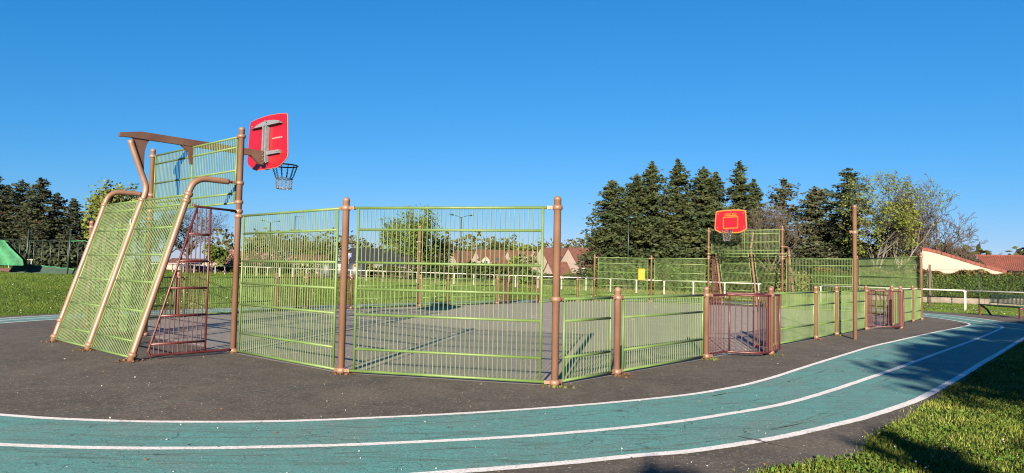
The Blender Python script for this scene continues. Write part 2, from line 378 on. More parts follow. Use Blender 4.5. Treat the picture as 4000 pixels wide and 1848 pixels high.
def strip(name, pts, width, z, m, closed=False, wob=0.0, **tg):
    P = [Vector((p[0], p[1])) for p in pts]; k = len(P); vs = []; fs = []
    for i, p in enumerate(P):
        a = P[(i - 1) % k] if (closed or i > 0) else p; b = P[(i + 1) % k] if (closed or i < k - 1) else p
        d = (b - a).normalized(); nrm = Vector((-d.y, d.x)); wl = width / 2 + random.uniform(-wob, wob); wr = width / 2 + random.uniform(-wob, wob)
        l, r = p + nrm * wl, p - nrm * wr; vs += [(l.x, l.y, z), (r.x, r.y, z)]
    rr = range(k) if closed else range(k - 1)
    for i in rr:
        a, b = 2 * i, 2 * ((i + 1) % k); fs.append((a + 1, b + 1, b, a))
    mb = MB(); mb.add(vs, fs); o = mb.build(name, m)
    return tag(o, **tg)

def polyfill(name, pts, z, m, **tg):
    bm = bmesh.new(); vs = [bm.verts.new((p[0], p[1], z)) for p in pts]
    es = [bm.edges.new((vs[i], vs[(i + 1) % len(vs)])) for i in range(len(vs))]
    bmesh.ops.triangle_fill(bm, edges=es, use_beauty=True)
    for f in bm.faces:
        f.normal_update()
        if f.normal.z < 0: f.normal_flip()
    me = bpy.data.meshes.new(name); bm.to_mesh(me); bm.free(); me.materials.append(mat[m])
    return tag(link(name, me), **tg)

WL = lambda lst: [tuple(W(s, t)[:2]) for s, t in lst]
inner = [(-5.28, 7.34), (-4.38, 7.19), (-3.45, 7.17), (-2.32, 7.31), (-1.2, 7.64), (-0.35, 7.95), (0.57, 8.36), (1.55, 8.88), (2.42, 9.42), (3.05, 9.95), (3.61, 10.5), (4.3, 11.31), (5.52, 12.85), (7.05, 14.74), (8.51, 16.52), (10.08, 18.26), (12.7, 21.14), (14.23, 22.75), (16.01, 24.63), (16.85, 25.7), (17.35, 26.8), (17.8, 28.48), (17.98, 29.9), (18.04, 31.2)]
midl = [(-5.2, 6.28), (-4.42, 6.16), (-3.5, 6.12), (-2.65, 6.18), (-1.58, 6.36), (-1.02, 6.5), (-0.29, 6.71), (0.48, 6.99), (1.33, 7.39), (2.03, 7.8), (2.51, 8.14), (3.04, 8.52), (3.67, 9.06), (4.49, 9.9), (5.57, 11.08), (6.98, 12.65), (8.92, 14.85), (11.71, 18.01), (13.64, 20.23), (16.42, 23.49), (17.2, 24.5), (17.8, 25.6), (18.49, 27.6), (19.0, 30.05), (19.15, 32.0)]
outl = [(-5.0, 5.18), (-3.6, 5.08), (-2.2, 5.18), (-1.2, 5.37), (-0.4, 5.62), (0.41, 5.91), (1.13, 6.22), (1.67, 6.42), (2.45, 6.87), (2.91, 7.18), (3.44, 7.59), (4.06, 8.08), (4.86, 8.81), (5.64, 9.59), (7.32, 11.49), (9.27, 13.76), (10.99, 15.73), (14.6, 19.92), (16.6, 22.1), (18.2, 24.2), (19.1, 26.3), (19.6, 28.2), (20.0, 30.3), (20.1, 32.4)]
def loopfar(off):      # far bend and the run behind the left side, measured along the court
    a = WL([(29.5 + off * .6, 2.0 - off * .4), (31.4 + off * .9, 5.0 - off * .1), (31.9 + off, 9.0), (31.4 + off, 13.0), (29.3 + off * .7, 16.0 + off * .7), (26.0, 17.45 + off), (18.0, 17.5 + off), (10.0, 17.5 + off), (5.0, 17.4 + off), (2.0, 17.15 + off), (-0.5, 16.7 + off * .95), (-2.6, 15.9 + off * .9), (-4.8, 14.2 + off * .7), (-6.6, 11.2 + off * .3), (-7.2 - off * .8, 7.6), (-6.9 - off, 4.9)])
    return a
loops = [catmull([Vector(p) for p in base + loopfar(off)], 8, True) for base, off in ((inner, 0.0), (midl, 0.95), (outl, 1.75))]
# asphalt apron
right_edge = [(1.2, 4.6), (1.91, 5.76), (3.05, 6.44), (3.8, 7.39), (4.49, 8.15), (5.85, 9.75), (7.19, 11.29), (9.12, 13.53), (10.78, 15.43), (14.06, 19.18), (16.8, 22.0), (20.5, 24.0), (24.5, 28.5), (24.2, 32.3), (22.1, 34.5), (21.2, 36.2)]
right_edge = [tuple(Vector(p) + Vector((0.05, -0.05))) for p in right_edge]
re = [tuple(p) for p in catmull([Vector(p) for p in right_edge], 5)]
re = [(x + random.uniform(-.04, .04), y + random.uniform(-.04, .04)) for x, y in re]
far_edge = WL([(33.0, 0.5), (34.5, 5.0), (34.8, 9.0), (34.4, 13.6), (31.6, 18.0), (26.2, 19.85), (18.0, 19.9), (10.0, 19.9), (5.0, 19.8), (1.8, 19.5), (-1.0, 18.9), (-3.6, 17.9), (-6.2, 15.6), (-8.4, 12.0), (-9.7, 7.6), (-10.0, 2.0)])
fe = [tuple(p) for p in catmull([Vector(p) for p in far_edge], 5)]
apron = re + fe + [(-12.0, -6.0), (0.5, -6.0)]
polyfill('asphalt_apron', apron, 0.0, 'asphalt', label='dark brown grey asphalt surrounding the ball court', kind='structure')

def ring(name, A, B, z, m, **tg):
    # band between two closed loops with the same count
    n = len(A); n2 = len(B); k = 400
    def res(L):
        L = [Vector((p[0], p[1])) for p in L]; ds = [0]
        for i in range(len(L)): ds.append(ds[-1] + (L[(i + 1) % len(L)] - L[i]).length)
        return L, ds
    La, da = res(A); Lb, _ = res(B)
    vs = []; fs = []
    for i in range(k):
        tt = da[-1] * i / k; j = 0
        while da[j + 1] < tt: j += 1
        p = La[j].lerp(La[(j + 1) % len(La)], (tt - da[j]) / max(1e-9, da[j + 1] - da[j]))
        q = min(Lb, key=lambda w: (w - p).length); jj = Lb.index(q); best = q; bd = (q - p).length
        for o in (-1, 1):
            r = Lb[(jj + o) % len(Lb)]; sgm = r - q; u = max(0, min(1, (p - q).dot(sgm) / sgm.length_squared)); c = q + sgm * u
            if (c - p).length < bd: bd = (c - p).length; best = c
        vs += [(p.x, p.y, z), (best.x, best.y, z)]
    for i in range(k):
        a, b = 2 * i, 2 * ((i + 1) % k); fs.append((a, a + 1, b + 1, b))
    mb = MB(); mb.add(vs, fs); return tag(mb.build(name, m), **tg)
ring('track_lane', loops[0], loops[2], 0.004, 'teal', label='worn teal painted running lane looping round the court', kind='structure')
for L, wd, lb in zip(loops, (0.085, 0.095, 0.11), ('white line on the inner edge of the teal lane', 'white line along the middle of the teal lane', 'white line on the outer edge of the teal lane')):
    strip('track_line', L, wd, 0.008, 'line', True, 0.004, label=lb, kind='structure')

CORN = {'N1400': (0, 0), 'N870': (-1.52, 2.91), 'N228': (-1.51, 13.9), 'N448': (1.48, 15.61), 'L695': (5.48, 16.86), 'L1495': (25.78, 17.02), 'F1641': (28.0, 14.51), 'F2157': (28.0, 3.47), 'F2318': (23.73, 0)}
court_poly = WL([(0, 0.02), (-1.5, 2.93), (-1.5, 13.9), (1.48, 15.6), (5.48, 16.85), (25.78, 17.0), (27.98, 14.5), (27.98, 3.47), (23.73, 0.02)])
polyfill('court_surface', court_poly, 0.004, 'court', label='light grey asphalt playing surface inside the fence', kind='structure')
def cline(lst, w=0.06, closed=False, lb='worn white court line'):
    strip('court_line', WL(lst), w, 0.008, 'curt', closed, 0.002, label=lb, kind='structure')
arc = lambda cs, ct, r, a0, a1, n=28: [(cs + r * math.cos(R(a0 + (a1 - a0) * i / n)), ct + r * math.sin(R(a0 + (a1 - a0) * i / n))) for i in range(n + 1)]
cline([(-1.44, 5.6)] + [(s, 5.6) for s in (0, 1, 2)] + arc(2.35, 8.3, 2.7, -90, 90) + [(1, 11), (-1.44, 11.0)], 0.07, lb='white keyhole line in front of the near goal')
cline([(-1.36, 3.1), (-1.36, 8), (-1.36, 13.8)], 0.05, lb='white goal line at the near end')
cline([(12.05, 0.1), (12.6, 8.5), (13.15, 16.9)], 0.06, lb='white halfway line')
cline(arc(12.6, 8.5, 1.8, 0, 360, 40), 0.06, lb='white centre circle')
cline([(27.8, 6.2), (25, 6.2)] + arc(23.9, 8.9, 2.7, 270, 90) + [(25, 11.6), (27.8, 11.6)], 0.06, lb='white keyhole line in front of the far goal')
cline([(27.8, 3.6), (27.8, 14.4)], 0.05, lb='white goal line at the far end')

# ---------------------------------------------------------------- posts, clamps, mesh panels
POST_R = 0.053
_cache = {}
def post_mesh(H):
    if ('p', H) not in _cache:
        r = POST_R; prof = [(r, 0.0), (r, H - 0.062)] + [(r * 1.05, H - 0.060), (r * 1.05, H - 0.05)] + [(r * math.cos(a) * 1.02, H - 0.05 + 0.05 * math.sin(a)) for a in (0.2, 0.5, 0.8, 1.1, 1.35, 1.54)]
        mb = MB(); mb.lathe(prof, 16); _cache[('p', H)] = mb.mesh('post_shaft', 'brown')
    return _cache[('p', H)]
def clamp_mesh():
    if 'c' not in _cache:
        r = POST_R; mb = MB()
        mb.lathe([(r + .001, -0.038), (r + 0.012, -0.034), (r + 0.022, -0.010), (r + 0.022, 0.010), (r + 0.012, 0.034), (r + .001, 0.038)], 16)
        _cache['c'] = mb.mesh('clamp', 'brown')
        mb = MB(); mb.box(r + 0.045, 0, 0, 0.075, 0.050, 0.046); mb.box(r + 0.082, 0, 0, 0.02, 0.056, 0.052)
        for y in (-.028, .028): mb.tube([(r + 0.045, y * .9, 0), (r + 0.045, y * 1.25, 0)], 0.011, 6)
        _cache['l'] = mb.mesh('clamp_lug', 'brown')
        mb = MB(); mb.lathe([(0.012, 0), (0.012, 0.008), (0.006, 0.012)], 6); _cache['b'] = mb.mesh('cap_screw', 'galv')
    return _cache['c']
def make_post(xy, H, clamps, label, group=None, name='fence_post', z0=0.0):
    """clamps: list of (z, [direction angles])"""
    t = thing(name, label, 'fence post', (xy[0], xy[1], z0), 0, group)
    link('shaft', post_mesh(H), t); clamp_mesh()
    for z, angs in clamps:
        c = link('clamp', _cache['c'], t, (0, 0, z))
        for a in angs: link('clamp_lug', _cache['l'], c, (0, 0, 0), a)
    return t

TALL = [0.055, 0.385, 0.905, 1.29, 1.69, 2.19, 2.52]; LOW = [0.06, 0.386, 0.905, 1.22]
def rod_mesh(h, r=0.0074, m='green'):
    k = ('r', round(h, 3), r, m)
    if k not in _cache:
        mb = MB(); mb.tube([(0, 0, 0), (0, 0, h)], r, 5, False); _cache[k] = mb.mesh('rod', m)
    return _cache[k]
def bar_mesh(length, r, m='green', n=10):
    k = ('b', round(length, 3), r, m, n)
    if k not in _cache:
        mb = MB(); mb.tube([(0, 0, 0), (length, 0, 0)], r, n); _cache[k] = mb.mesh('rail', m)
    return _cache[k]
def upr_mesh(h, r, m='green'):
    k = ('u', round(h, 3), r, m)
    if k not in _cache:
        mb = MB(); mb.tube([(0, 0, 0), (0, 0, h)], r, 10); _cache[k] = mb.mesh('upright', m)
    return _cache[k]
def panel(a, b, rails, label, group, inset=0.21, pitch=0.07, name='mesh_panel', extra_uprights=(), ends=(0.10, 0.10)):
    a = Vector(a[:2]); b = Vector(b[:2]); d = b - a; Lg = d.length; ang = math.atan2(d.y, d.x)
    t = thing(name, label, 'fence panel', (a.x, a.y, 0), ang, group)
    z0, z1 = rails[0], rails[-1]; x0, x1 = inset, Lg - inset; rr = 0.0195
    for i, z in enumerate(rails):
        if i in (0, len(rails) - 1): link('rail', bar_mesh(Lg - ends[0] - ends[1], 0.0215), t, (ends[0], 0, z))
        else: link('rail', bar_mesh(x1 - x0, rr), t, (x0, 0, z))
    for x in (x0, x1) + tuple(extra_uprights): link('upright', upr_mesh(z1 - z0, rr), t, (x, 0, z0))
    n = max(2, int(round((x1 - x0) / pitch))); me = rod_mesh(z1 - z0)
    for i in range(1, n):
        x = x0 + (x1 - x0) * i / n
        if any(abs(x - e) < 0.03 for e in extra_uprights): continue
        link('rod', me, t, (x, 0, z0))
    return t

def angd(a, b): return math.atan2(b[1] - a[1], b[0] - a[0])
P = {  # name: (s, t, height)
 'N1400': (0, 0, 2.69), 'N870': (-1.52, 2.91, 2.69), 'N600': (-1.51, 6.27, 4.19), 'N380': (-1.51, 10.26, 4.19), 'N228': (-1.51, 13.9, 2.69), 'N448': (1.48, 15.61, 1.39),
 'R1': (1.6, 0, 1.39), 'R2': (4.74, 0, 1.39), 'R3o': (6.42, -0.60, 1.39), 'R3i': (8.04, 0.0, 1.39), 'R4': (11.08, 0, 1.39), 'R5': (12.81, 0, 1.39), 'R6': (15.8, 0, 1.39), 'R7o': (17.48, -0.60, 1.39), 'R7i': (19.05, 0.0, 1.39), 'R8': (22.2, 0, 1.39), 'F2318': (23.73, 0, 2.69),
 'L2': (5.48, 16.86, 1.39), 'L3o': (7.1, 17.45, 1.39), 'L3i': (8.75, 16.88, 1.39), 'L4': (12.35, 16.91, 1.39), 'L5': (14.05, 16.94, 1.39), 'L6': (17.37, 16.96, 1.39), 'L7o': (18.75, 17.4, 1.39), 'L7i': (20.73, 16.98, 1.39), 'L8': (24.1, 17.0, 1.39), 'L1495': (25.78, 17.02, 2.69),
 'F1641': (27.9, 14.51, 2.69), 'F1780': (27.8, 10.94, 4.19), 'F1970': (27.8, 6.95, 4.19), 'F2157': (27.9, 3.47, 2.69)}
XY = {k: W(v[0], v[1]) for k, v in P.items()}
neigh = {'N1400': [('N870', 'T'), ('R1', 'L')], 'N870': [('N1400', 'T'), ('N600', 'T')], 'N600': [('N870', 'T')], 'N380': [('N228', 'T')], 'N228': [('N380', 'T'), ('N448', 'L')], 'N448': [('N228', 'L'), ('L2', 'L')],
 'R1': [('N1400', 'L'), ('R2', 'L')], 'R2': [('R1', 'L'), ('R3o', 'L')], 'R3o': [('R2', 'L')], 'R3i': [('R4', 'L')], 'R4': [('R3i', 'L'), ('R5', 'L')], 'R5': [('R4', 'L'), ('R6', 'L')], 'R6': [('R5', 'L'), ('R7o', 'L')], 'R7o': [('R6', 'L')], 'R7i': [('R8', 'L')], 'R8': [('R7i', 'L'), ('F2318', 'L')], 'F2318': [('R8', 'L'), ('F2157', 'T')],
 'L2': [('N448', 'L'), ('L3o', 'L')], 'L3o': [('L2', 'L')], 'L3i': [('L4', 'L')], 'L4': [('L3i', 'L'), ('L5', 'L')], 'L5': [('L4', 'L'), ('L6', 'L')], 'L6': [('L5', 'L'), ('L7o', 'L')], 'L7o': [('L6', 'L')], 'L7i': [('L8', 'L')], 'L8': [('L7i', 'L'), ('L1495', 'L')], 'L1495': [('L8', 'L'), ('F1641', 'T')],
 'F1641': [('L1495', 'T'), ('F1780', 'T')], 'F2157': [('F2318', 'T'), ('F1970', 'T')]}
PL = {
 'N1400': 'tall brown fence post at the right edge of the large near mesh panel',
 'N870': 'tall brown fence post between the two large near mesh panels',
 'N228': 'tall brown post mostly hidden behind the leftmost slanted goal pipe',
 'N448': 'low brown post on the grass side, seen through the maroon triangular grille',
 'R1': 'low brown post between the two nearest low green panels', 'R2': 'low brown post at the left side of the nearer maroon gateway',
 'R3o': 'low brown post standing out in front at the right side of the nearer maroon gateway', 'R3i': 'low brown post just behind the right post of the nearer maroon gateway',
 'R4': 'first low brown post to the right of the nearer maroon gateway', 'R5': 'low brown post left of the tall lone mast on the near side',
 'R6': 'low brown post at the left side of the farther near side gateway', 'R7o': 'low brown post standing out at the right side of the farther near side gateway',
 'R7i': 'low brown post set back inside the farther near side gateway', 'R8': 'last low brown post before the tall corner post at the right end',
 'F2318': 'tall brown corner post at the right end of the court, in front of the hedge',
 'L2': 'low brown far side post at the left of the left gateway', 'L3o': 'low brown post in the middle of the far side left gateway', 'L3i': 'low brown far side post closing the left gateway, beside the tall brown post',
 'L4': 'low brown far side post left of the thin mast on the far side', 'L5': 'low brown far side post right of the thin mast on the far side', 'L6': 'low brown far side post at the left of the right hand far gateway',
 'L7o': 'low brown post in the middle of the right hand far gateway', 'L7i': 'low brown far side post at the right of the right hand far gateway', 'L8': 'last low brown far side post before the tall far corner post',
 'L1495': 'tall brown far corner post in front of the cream houses and spruces', 'F1641': 'tall brown far end post with the yellow box hung beside it', 'F2157': 'tall brown far end post half hidden behind the tall lone mast'}
for k, ns in neigh.items():
    s, t, H = P[k]
    if H > 4: continue
    cl = {}
    for nb, ty in ns:
        a = angd(XY[k], XY[nb])
        for z in ((0.055, 2.52) if ty == 'T' else (0.06, 1.22)):
            zz = z
            for q in cl:
                if abs(q - z) < 0.03: zz = q
            cl.setdefault(zz, []).append(a)
    grp = 'tall brown fence posts' if H > 2 else 'low brown fence posts'
    make_post(XY[k], H, sorted(cl.items()), PL[k], grp)

GH, GL = 'tall green mesh panels', 'low green mesh panels'
panel(XY['N870'], XY['N1400'], TALL, 'large tall green mesh panel in the middle foreground', GH)
panel(XY['N600'], XY['N870'], TALL, 'tall green mesh panel just right of the near basketball goal', GH)
panel(XY['N380'], XY['N228'], TALL, 'tall green mesh panel behind the slanted near goal grilles', GH)
panel(XY['N228'], XY['N448'], LOW, 'low green mesh panel behind the leftmost slanted pipe', GL)
panel(XY['N448'], XY['L2'], LOW, 'low green mesh panel seen between the maroon grille and the left far gateway', GL)
for a, b, lb in (('N1400', 'R1', 'shortest low green panel beside the nearest tall post'), ('R1', 'R2', 'long low green panel left of the nearer maroon gateway'), ('R3i', 'R4', 'long low green panel right of the nearer maroon gateway'),
                 ('R4', 'R5', 'short low green panel in the middle of the near side'), ('R5', 'R6', 'low green panel behind the tall lone mast'), ('R7i', 'R8', 'low green panel right of the farther near side gateway'), ('R8', 'F2318', 'last short low green panel at the right end of the near side'),
                 ('L3i', 'L4', 'low green far side panel right of the left gateway, seen through the large panel'), ('L4', 'L5', 'short low green far side panel behind the thin mast'), ('L5', 'L6', 'low green far side panel left of the right hand far gateway'),
                 ('L7i', 'L8', 'low green far side panel under the red roofed houses'), ('L8', 'L1495', 'short low green far side panel beside the tall far corner post')):
    panel(XY[a], XY[b], LOW, lb, GL, 0.17 if P[a][0] else 0.2)
for a, b, lb in (('L1495', 'F1641', 'tall far end mesh panel with the yellow box at its right edge'), ('F1641', 'F1780', 'tall far end mesh panel left of the far basketball goal'),
                 ('F1970', 'F2157', 'tall far end mesh panel right of the far basketball goal'), ('F2157', 'F2318', 'tall mesh panel at the far right corner, in front of the hedge')):
    panel(XY[a], XY[b], TALL, lb, GH)

def curved_railing(path, label, group='curved maroon gateway railings', uprights=(0, -1), name='curved_railing', rods=(0, 99), low=None):
    pts = catmull([W(s, t) for s, t in path], 8); L = [0]
    for i in range(1, len(pts)): L.append(L[-1] + (pts[i] - pts[i - 1]).length)
    o = pts[0]; t = thing(name, label, 'gate railing', (o.x, o.y, 0), 0, group)
    for z in (0.085, 1.22):
        use = pts if (z > 1 or low is None) else [p for p, l in zip(pts, L) if l <= low]
        mb = MB(); mb.tube([Vector((p.x - o.x, p.y - o.y, z)) for p in use], 0.021, 8); mb.build('rail', 'maroon', t)
    def at(u):
        for i in range(1, len(L)):
            if L[i] >= u: return pts[i - 1].lerp(pts[i], (u - L[i - 1]) / max(1e-9, L[i] - L[i - 1]))
        return pts[-1]
    n = int(L[-1] / 0.115)
    for i in range(n + 1):
        if not rods[0] <= i <= rods[1]: continue
        p = at(L[-1] * i / n) - o; thick = i in (rods[0], min(n, rods[1])) or i in uprights
        link('upright' if thick else 'rod', upr_mesh(1.13, 0.019, 'maroon') if thick else rod_mesh(1.13, 0.0115, 'maroon'), t, (p.x, p.y, 0.088))
    return t
def gateway(s0, t0, sg, lab, s_end=3.3):
    """chicane of two bowed railings; sg=-1 bows to the near side"""
    curved_railing([(s0 + .08, t0), (s0 + .45, t0), (s0 + .80, t0 + sg * .01), (s0 + .90, t0 + sg * .12), (s0 + .98, t0 + sg * .34), (s0 + 1.12, t0 + sg * .54), (s0 + 1.36, t0 + sg * .63), (s0 + 1.70, t0 + sg * .62), (s0 + 2.02, t0 + sg * .60), (s0 + 2.22, t0 + sg * .58)], 'outer bowed maroon railing of the ' + lab, uprights=(7,))
    curved_railing([(s0 + s_end - .08, t0), (s0 + s_end - .45, t0), (s0 + s_end - .80, t0 - sg * .01), (s0 + s_end - .90, t0 - sg * .12), (s0 + s_end - .98, t0 - sg * .34), (s0 + s_end - 1.12, t0 - sg * .58)], 'inner maroon railing of the ' + lab, rods=(0, 7), low=.82)
gateway(4.74, 0, -1, 'nearer gateway on the near side'); gateway(15.8, 0, -1, 'farther gateway on the near side')
gateway(5.48, 16.86, 1, 'left gateway on the far side'); gateway(17.37, 16.96, 1, 'right hand gateway on the far side')

# ---------------------------------------------------------------- basketball goals with slanted back grilles
def goal(s_line, sg, t_lo, t_hi, t_mid, lab):
    """sg=-1: goal recess extends towards smaller s. local x = outward (away from the court), y = t offset"""
    ox = W(s_line, t_mid); ang = ANG if sg > 0 else ANG + math.pi
    def LY(t): return (t - t_mid) * (1 if sg > 0 else -1)
    g = thing('goal_frame', 'brown tube goal frame with ' + lab, 'goal frame', (ox.x, ox.y, 0), ang, 'goal frames with basketball boards')
    ylo, yhi = sorted((LY(t_lo), LY(t_hi)))
    yC, yA = LY(t_lo), LY(t_hi)
    for y in (ylo, yhi):
        p = link('post', post_mesh(4.19), g, (0, y, 0)); clamp_mesh()
        for z in (0.055, 2.52, 2.61, 2.78, 3.135, 4.01): link('clamp', _cache['c'], p, (0, 0, z))
        sy = -1 if y > 0 else 1
        for z in (2.78, 4.01): link('clamp_lug', _cache['l'], p, (0, 0, z), R(90) * sy)
        for z in (0.055, 2.52): link('clamp_lug', _cache['l'], p, (0, 0, z), -R(90) * sy)
        for z in (2.61, 3.135): link('clamp_lug', _cache['l'], p, (0, 0, z), 0)
    # slanted pipes
    r = 0.053; dx = lambda z: 1.76 - 0.82 * z / 2.81
    for y in (ylo, yhi):
        mb = MB(); pts = catmull([Vector((1.76, y, 0)), Vector((dx(1.4), y, 1.4)), Vector((dx(2.6), y, 2.6)), Vector((0.93, y, 2.86)), Vector((0.865, y, 3.02)), Vector((0.77, y, 3.10)), Vector((0.66, y, 3.135)), Vector((0.5, y, 3.14)), Vector((0.22, y, 3.138))], 6)
        mb.tube(pts, [r] * len(pts), 14); mb.tube([(0.225, y, 3.138), (0.185, y, 3.137), (0.06, y, 3.135)], [r, 0.024, 0.024], 10); pp = mb.build('slanted_pipe', 'brown', g)
        for z in (0.10, 0.42 if y == yA else 2.72, 2.84):
            c = link('clamp', _cache['c'], pp, (dx(z), y, z)); c.rotation_euler = (0, -math.atan2(0.82, 2.81), 0)
    mb = MB(); pts = catmull([Vector((1.76, 0, 0)), Vector((dx(1.4), 0, 1.4)), Vector((dx(2.6), 0, 2.6)), Vector((0.895, 0, 2.93)), Vector((0.875, 0, 3.10)), Vector((0.92, 0, 3.25)), Vector((1.02, 0, 3.5)), Vector((1.20, 0, 3.98))], 6)
    mb.tube(pts, r, 14); pp = mb.build('slanted_pipe', 'brown', g)
    for z in (0.10, 2.84):
        c = link('clamp', _cache['c'], pp, (dx(z), 0, z)); c.rotation_euler = (0, -math.atan2(0.82, 2.81), 0)
    mb = MB(); mb.box(dx(2.35) + 0.052, 0, 2.35, 0.004, 0.05, 0.20); mb.build('sticker', 'white', pp)
    # arm: box beam with gussets
    mb = MB(); mb.prism([(1.40, -.045, 4.01), (1.40, -.045, 4.09), (1.03, -.045, 4.165), (-1.55, -.045, 4.155), (-1.55, -.045, 3.85), (-1.46, -.045, 3.85), (-1.25, -.045, 4.02), (1.30, -.045, 4.025)], (0, 1, 0), 0.09)
    arm = mb.build('arm', 'darkbrown', g)
    for xx, w in ((1.02, 0.16), (-0.02, 0.12)):
        mb = MB(); h = 0.62 if xx > 1 else 0.34
        if xx > 1: mb.prism([(1.17, -.012, 4.03), (0.85, -.012, 4.03), (0.90, -.012, 3.93), (0.93, -.012, 3.80), (0.935, -.012, 3.60), (0.93, -.012, 3.40), (1.0, -.012, 3.48)], (0, 1, 0), 0.024)
        else: mb.prism([(0.0, -.03, 4.03), (0.26, -.03, 4.03), (0.10, -.03, 3.90), (0.045, -.03, 3.66), (0.0, -.03, 3.66)], (0, 1, 0), 0.06)
        mb.build('gusset', 'darkbrown', arm)
    mb = MB()
    for z in (3.88, 3.96, 4.04, 4.12):
        for y in (-.052, .052): mb.lathe([(0.012, -0.008), (0.012, 0.008)], 6, (-1.51, y, z))
    mb.build('bolts', 'galv', arm)
    # grilles
    def grille(y0, y1, zs, xof, lean, nm, mid=None):
        gp = thing('x', None, None); gp.name = nm; gp.parent = g
        gp.location = (xof, y0, 0); gp.rotation_euler = (0, 0, R(90))
        W_ = y1 - y0; th = lean
        gp.rotation_euler = Matrix.Rotation(R(90), 4, 'Z').to_euler()
        M_ = Matrix.Translation((xof, y0, zs[0])) @ Matrix.Rotation(R(90), 4, 'Z') @ Matrix.Rotation(-th, 4, 'X')
        gp.matrix_local = M_
        k = 1 / math.cos(th)
        hs_ = [(z - zs[0]) * k for z in zs]
        for i, h in enumerate(hs_):
            e = 0.09 if i in (0, len(hs_) - 1) else 0.16
            link('rail', bar_mesh(W_ - 2 * e, 0.0195), gp, (e, 0, h))
        for x in (0.16, W_ - 0.16) + ((mid - y0,) if mid is not None else ()): link('upright', upr_mesh(hs_[-1], 0.0195), gp, (x, 0, 0))
        n = int((W_ - .32) / 0.068); me = rod_mesh(hs_[-1])
        for i in range(1, n):
            x = 0.16 + (W_ - .32) * i / n
            if mid is not None and abs(x - (mid - y0)) < .03: continue
            link('rod', me, gp, (x, 0, 0))
        return gp
    grille(ylo, yhi, [2.775, 2.955, 3.385, 3.82, 4.01], 0.0, 0.0, 'upper_grille', 0.0)
    lean = math.atan2(0.82, 2.81)
    zs = [0.06, 0.31, 0.80, 1.29, 1.77, 2.26, 2.66, 2.83]
    grille(ylo, 0, zs, dx(0.06), lean, 'slanted_grille'); grille(0, yhi, zs, dx(0.06), lean, 'slanted_grille')
    return g, LY, dx
def side_grille(s_line, sg, t, lab):
    """maroon triangular frame closing the side of a goal recess"""
    o = W(s_line, t); ang = ANG if sg > 0 else ANG + math.pi
    g = thing('side_grille', lab, 'side grille', (o.x, o.y, 0), ang, 'maroon triangular side grilles')
    xs = lambda z: 1.50 - (z - 0.15) / 2.47 * 0.71
    mb = MB(); mb.tube(catmull([Vector(p) for p in ((0.09, 0, .08), (0.5, 0, .078), (1.38, 0, .075), (1.475, 0, .085), (1.51, 0, .15))], 5) + [Vector((xs(1.4), 0, 1.4)), Vector((0.79, 0, 2.62)), ], 0.021, 8); mb.build('bent_frame', 'maroon', g)
    mb = MB(); mb.tube([(0.88, 0, 2.66), (0.80, 0, 2.63), (0.09, 0, 2.61)], 0.021, 8); mb.build('rail', 'maroon', g)
    mb = MB(); mb.tube([(0.55, 0, 0.08), (0.55, 0, 2.60)], 0.021, 8); mb.build('upright', 'maroon', g)
    for z in (0.26, 0.73, 1.20, 1.67, 2.14): link('rail', bar_mesh(xs(z) - 0.55, 0.0205, 'maroon'), g, (0.55, 0, z))
    for i in range(1, 12):
        x = 0.55 + i * 0.079; zt = 0.15 + (1.50 - x) / 0.71 * 2.47
        zt = min(zt, 2.62); link('rod', rod_mesh(max(0.2, zt - 0.08), 0.0100, 'maroon'), g, (x, 0, 0.08))
    return g
goal(-1.51, -1, 6.27, 10.26, 8.28, 'two slanted green grilles at the left of the picture')
goal(27.8, 1, 6.95, 10.94, 8.95, 'slanted green grilles at the far end below the trees')
side_grille(-1.51, -1, 6.22, 'maroon triangular grille between the slanted pipe and the tall near post')
side_grille(-1.51, -1, 10.30, 'maroon triangular grille behind the slanted green grilles at the left')
side_grille(27.8, 1, 6.95, 'maroon triangular grille at the right side of the far goal')
side_grille(27.8, 1, 10.98, 'maroon triangular grille at the left side of the far goal')

def text_mesh(txt, size, m, shear=0.0):
    cu = bpy.data.curves.new('lettering', 'FONT'); cu.body = txt; cu.size = size; cu.align_x = 'CENTER'; cu.align_y = 'CENTER'; cu.extrude = 0.0015; cu.shear = shear
    o = bpy.data.objects.new('tmp', cu); col.objects.link(o); bpy.context.view_layer.update()
    me = bpy.data.meshes.new_from_object(o.evaluated_get(bpy.context.evaluated_depsgraph_get())); bpy.data.objects.remove(o)
    me.materials.clear(); me.materials.append(mat[m]); return me

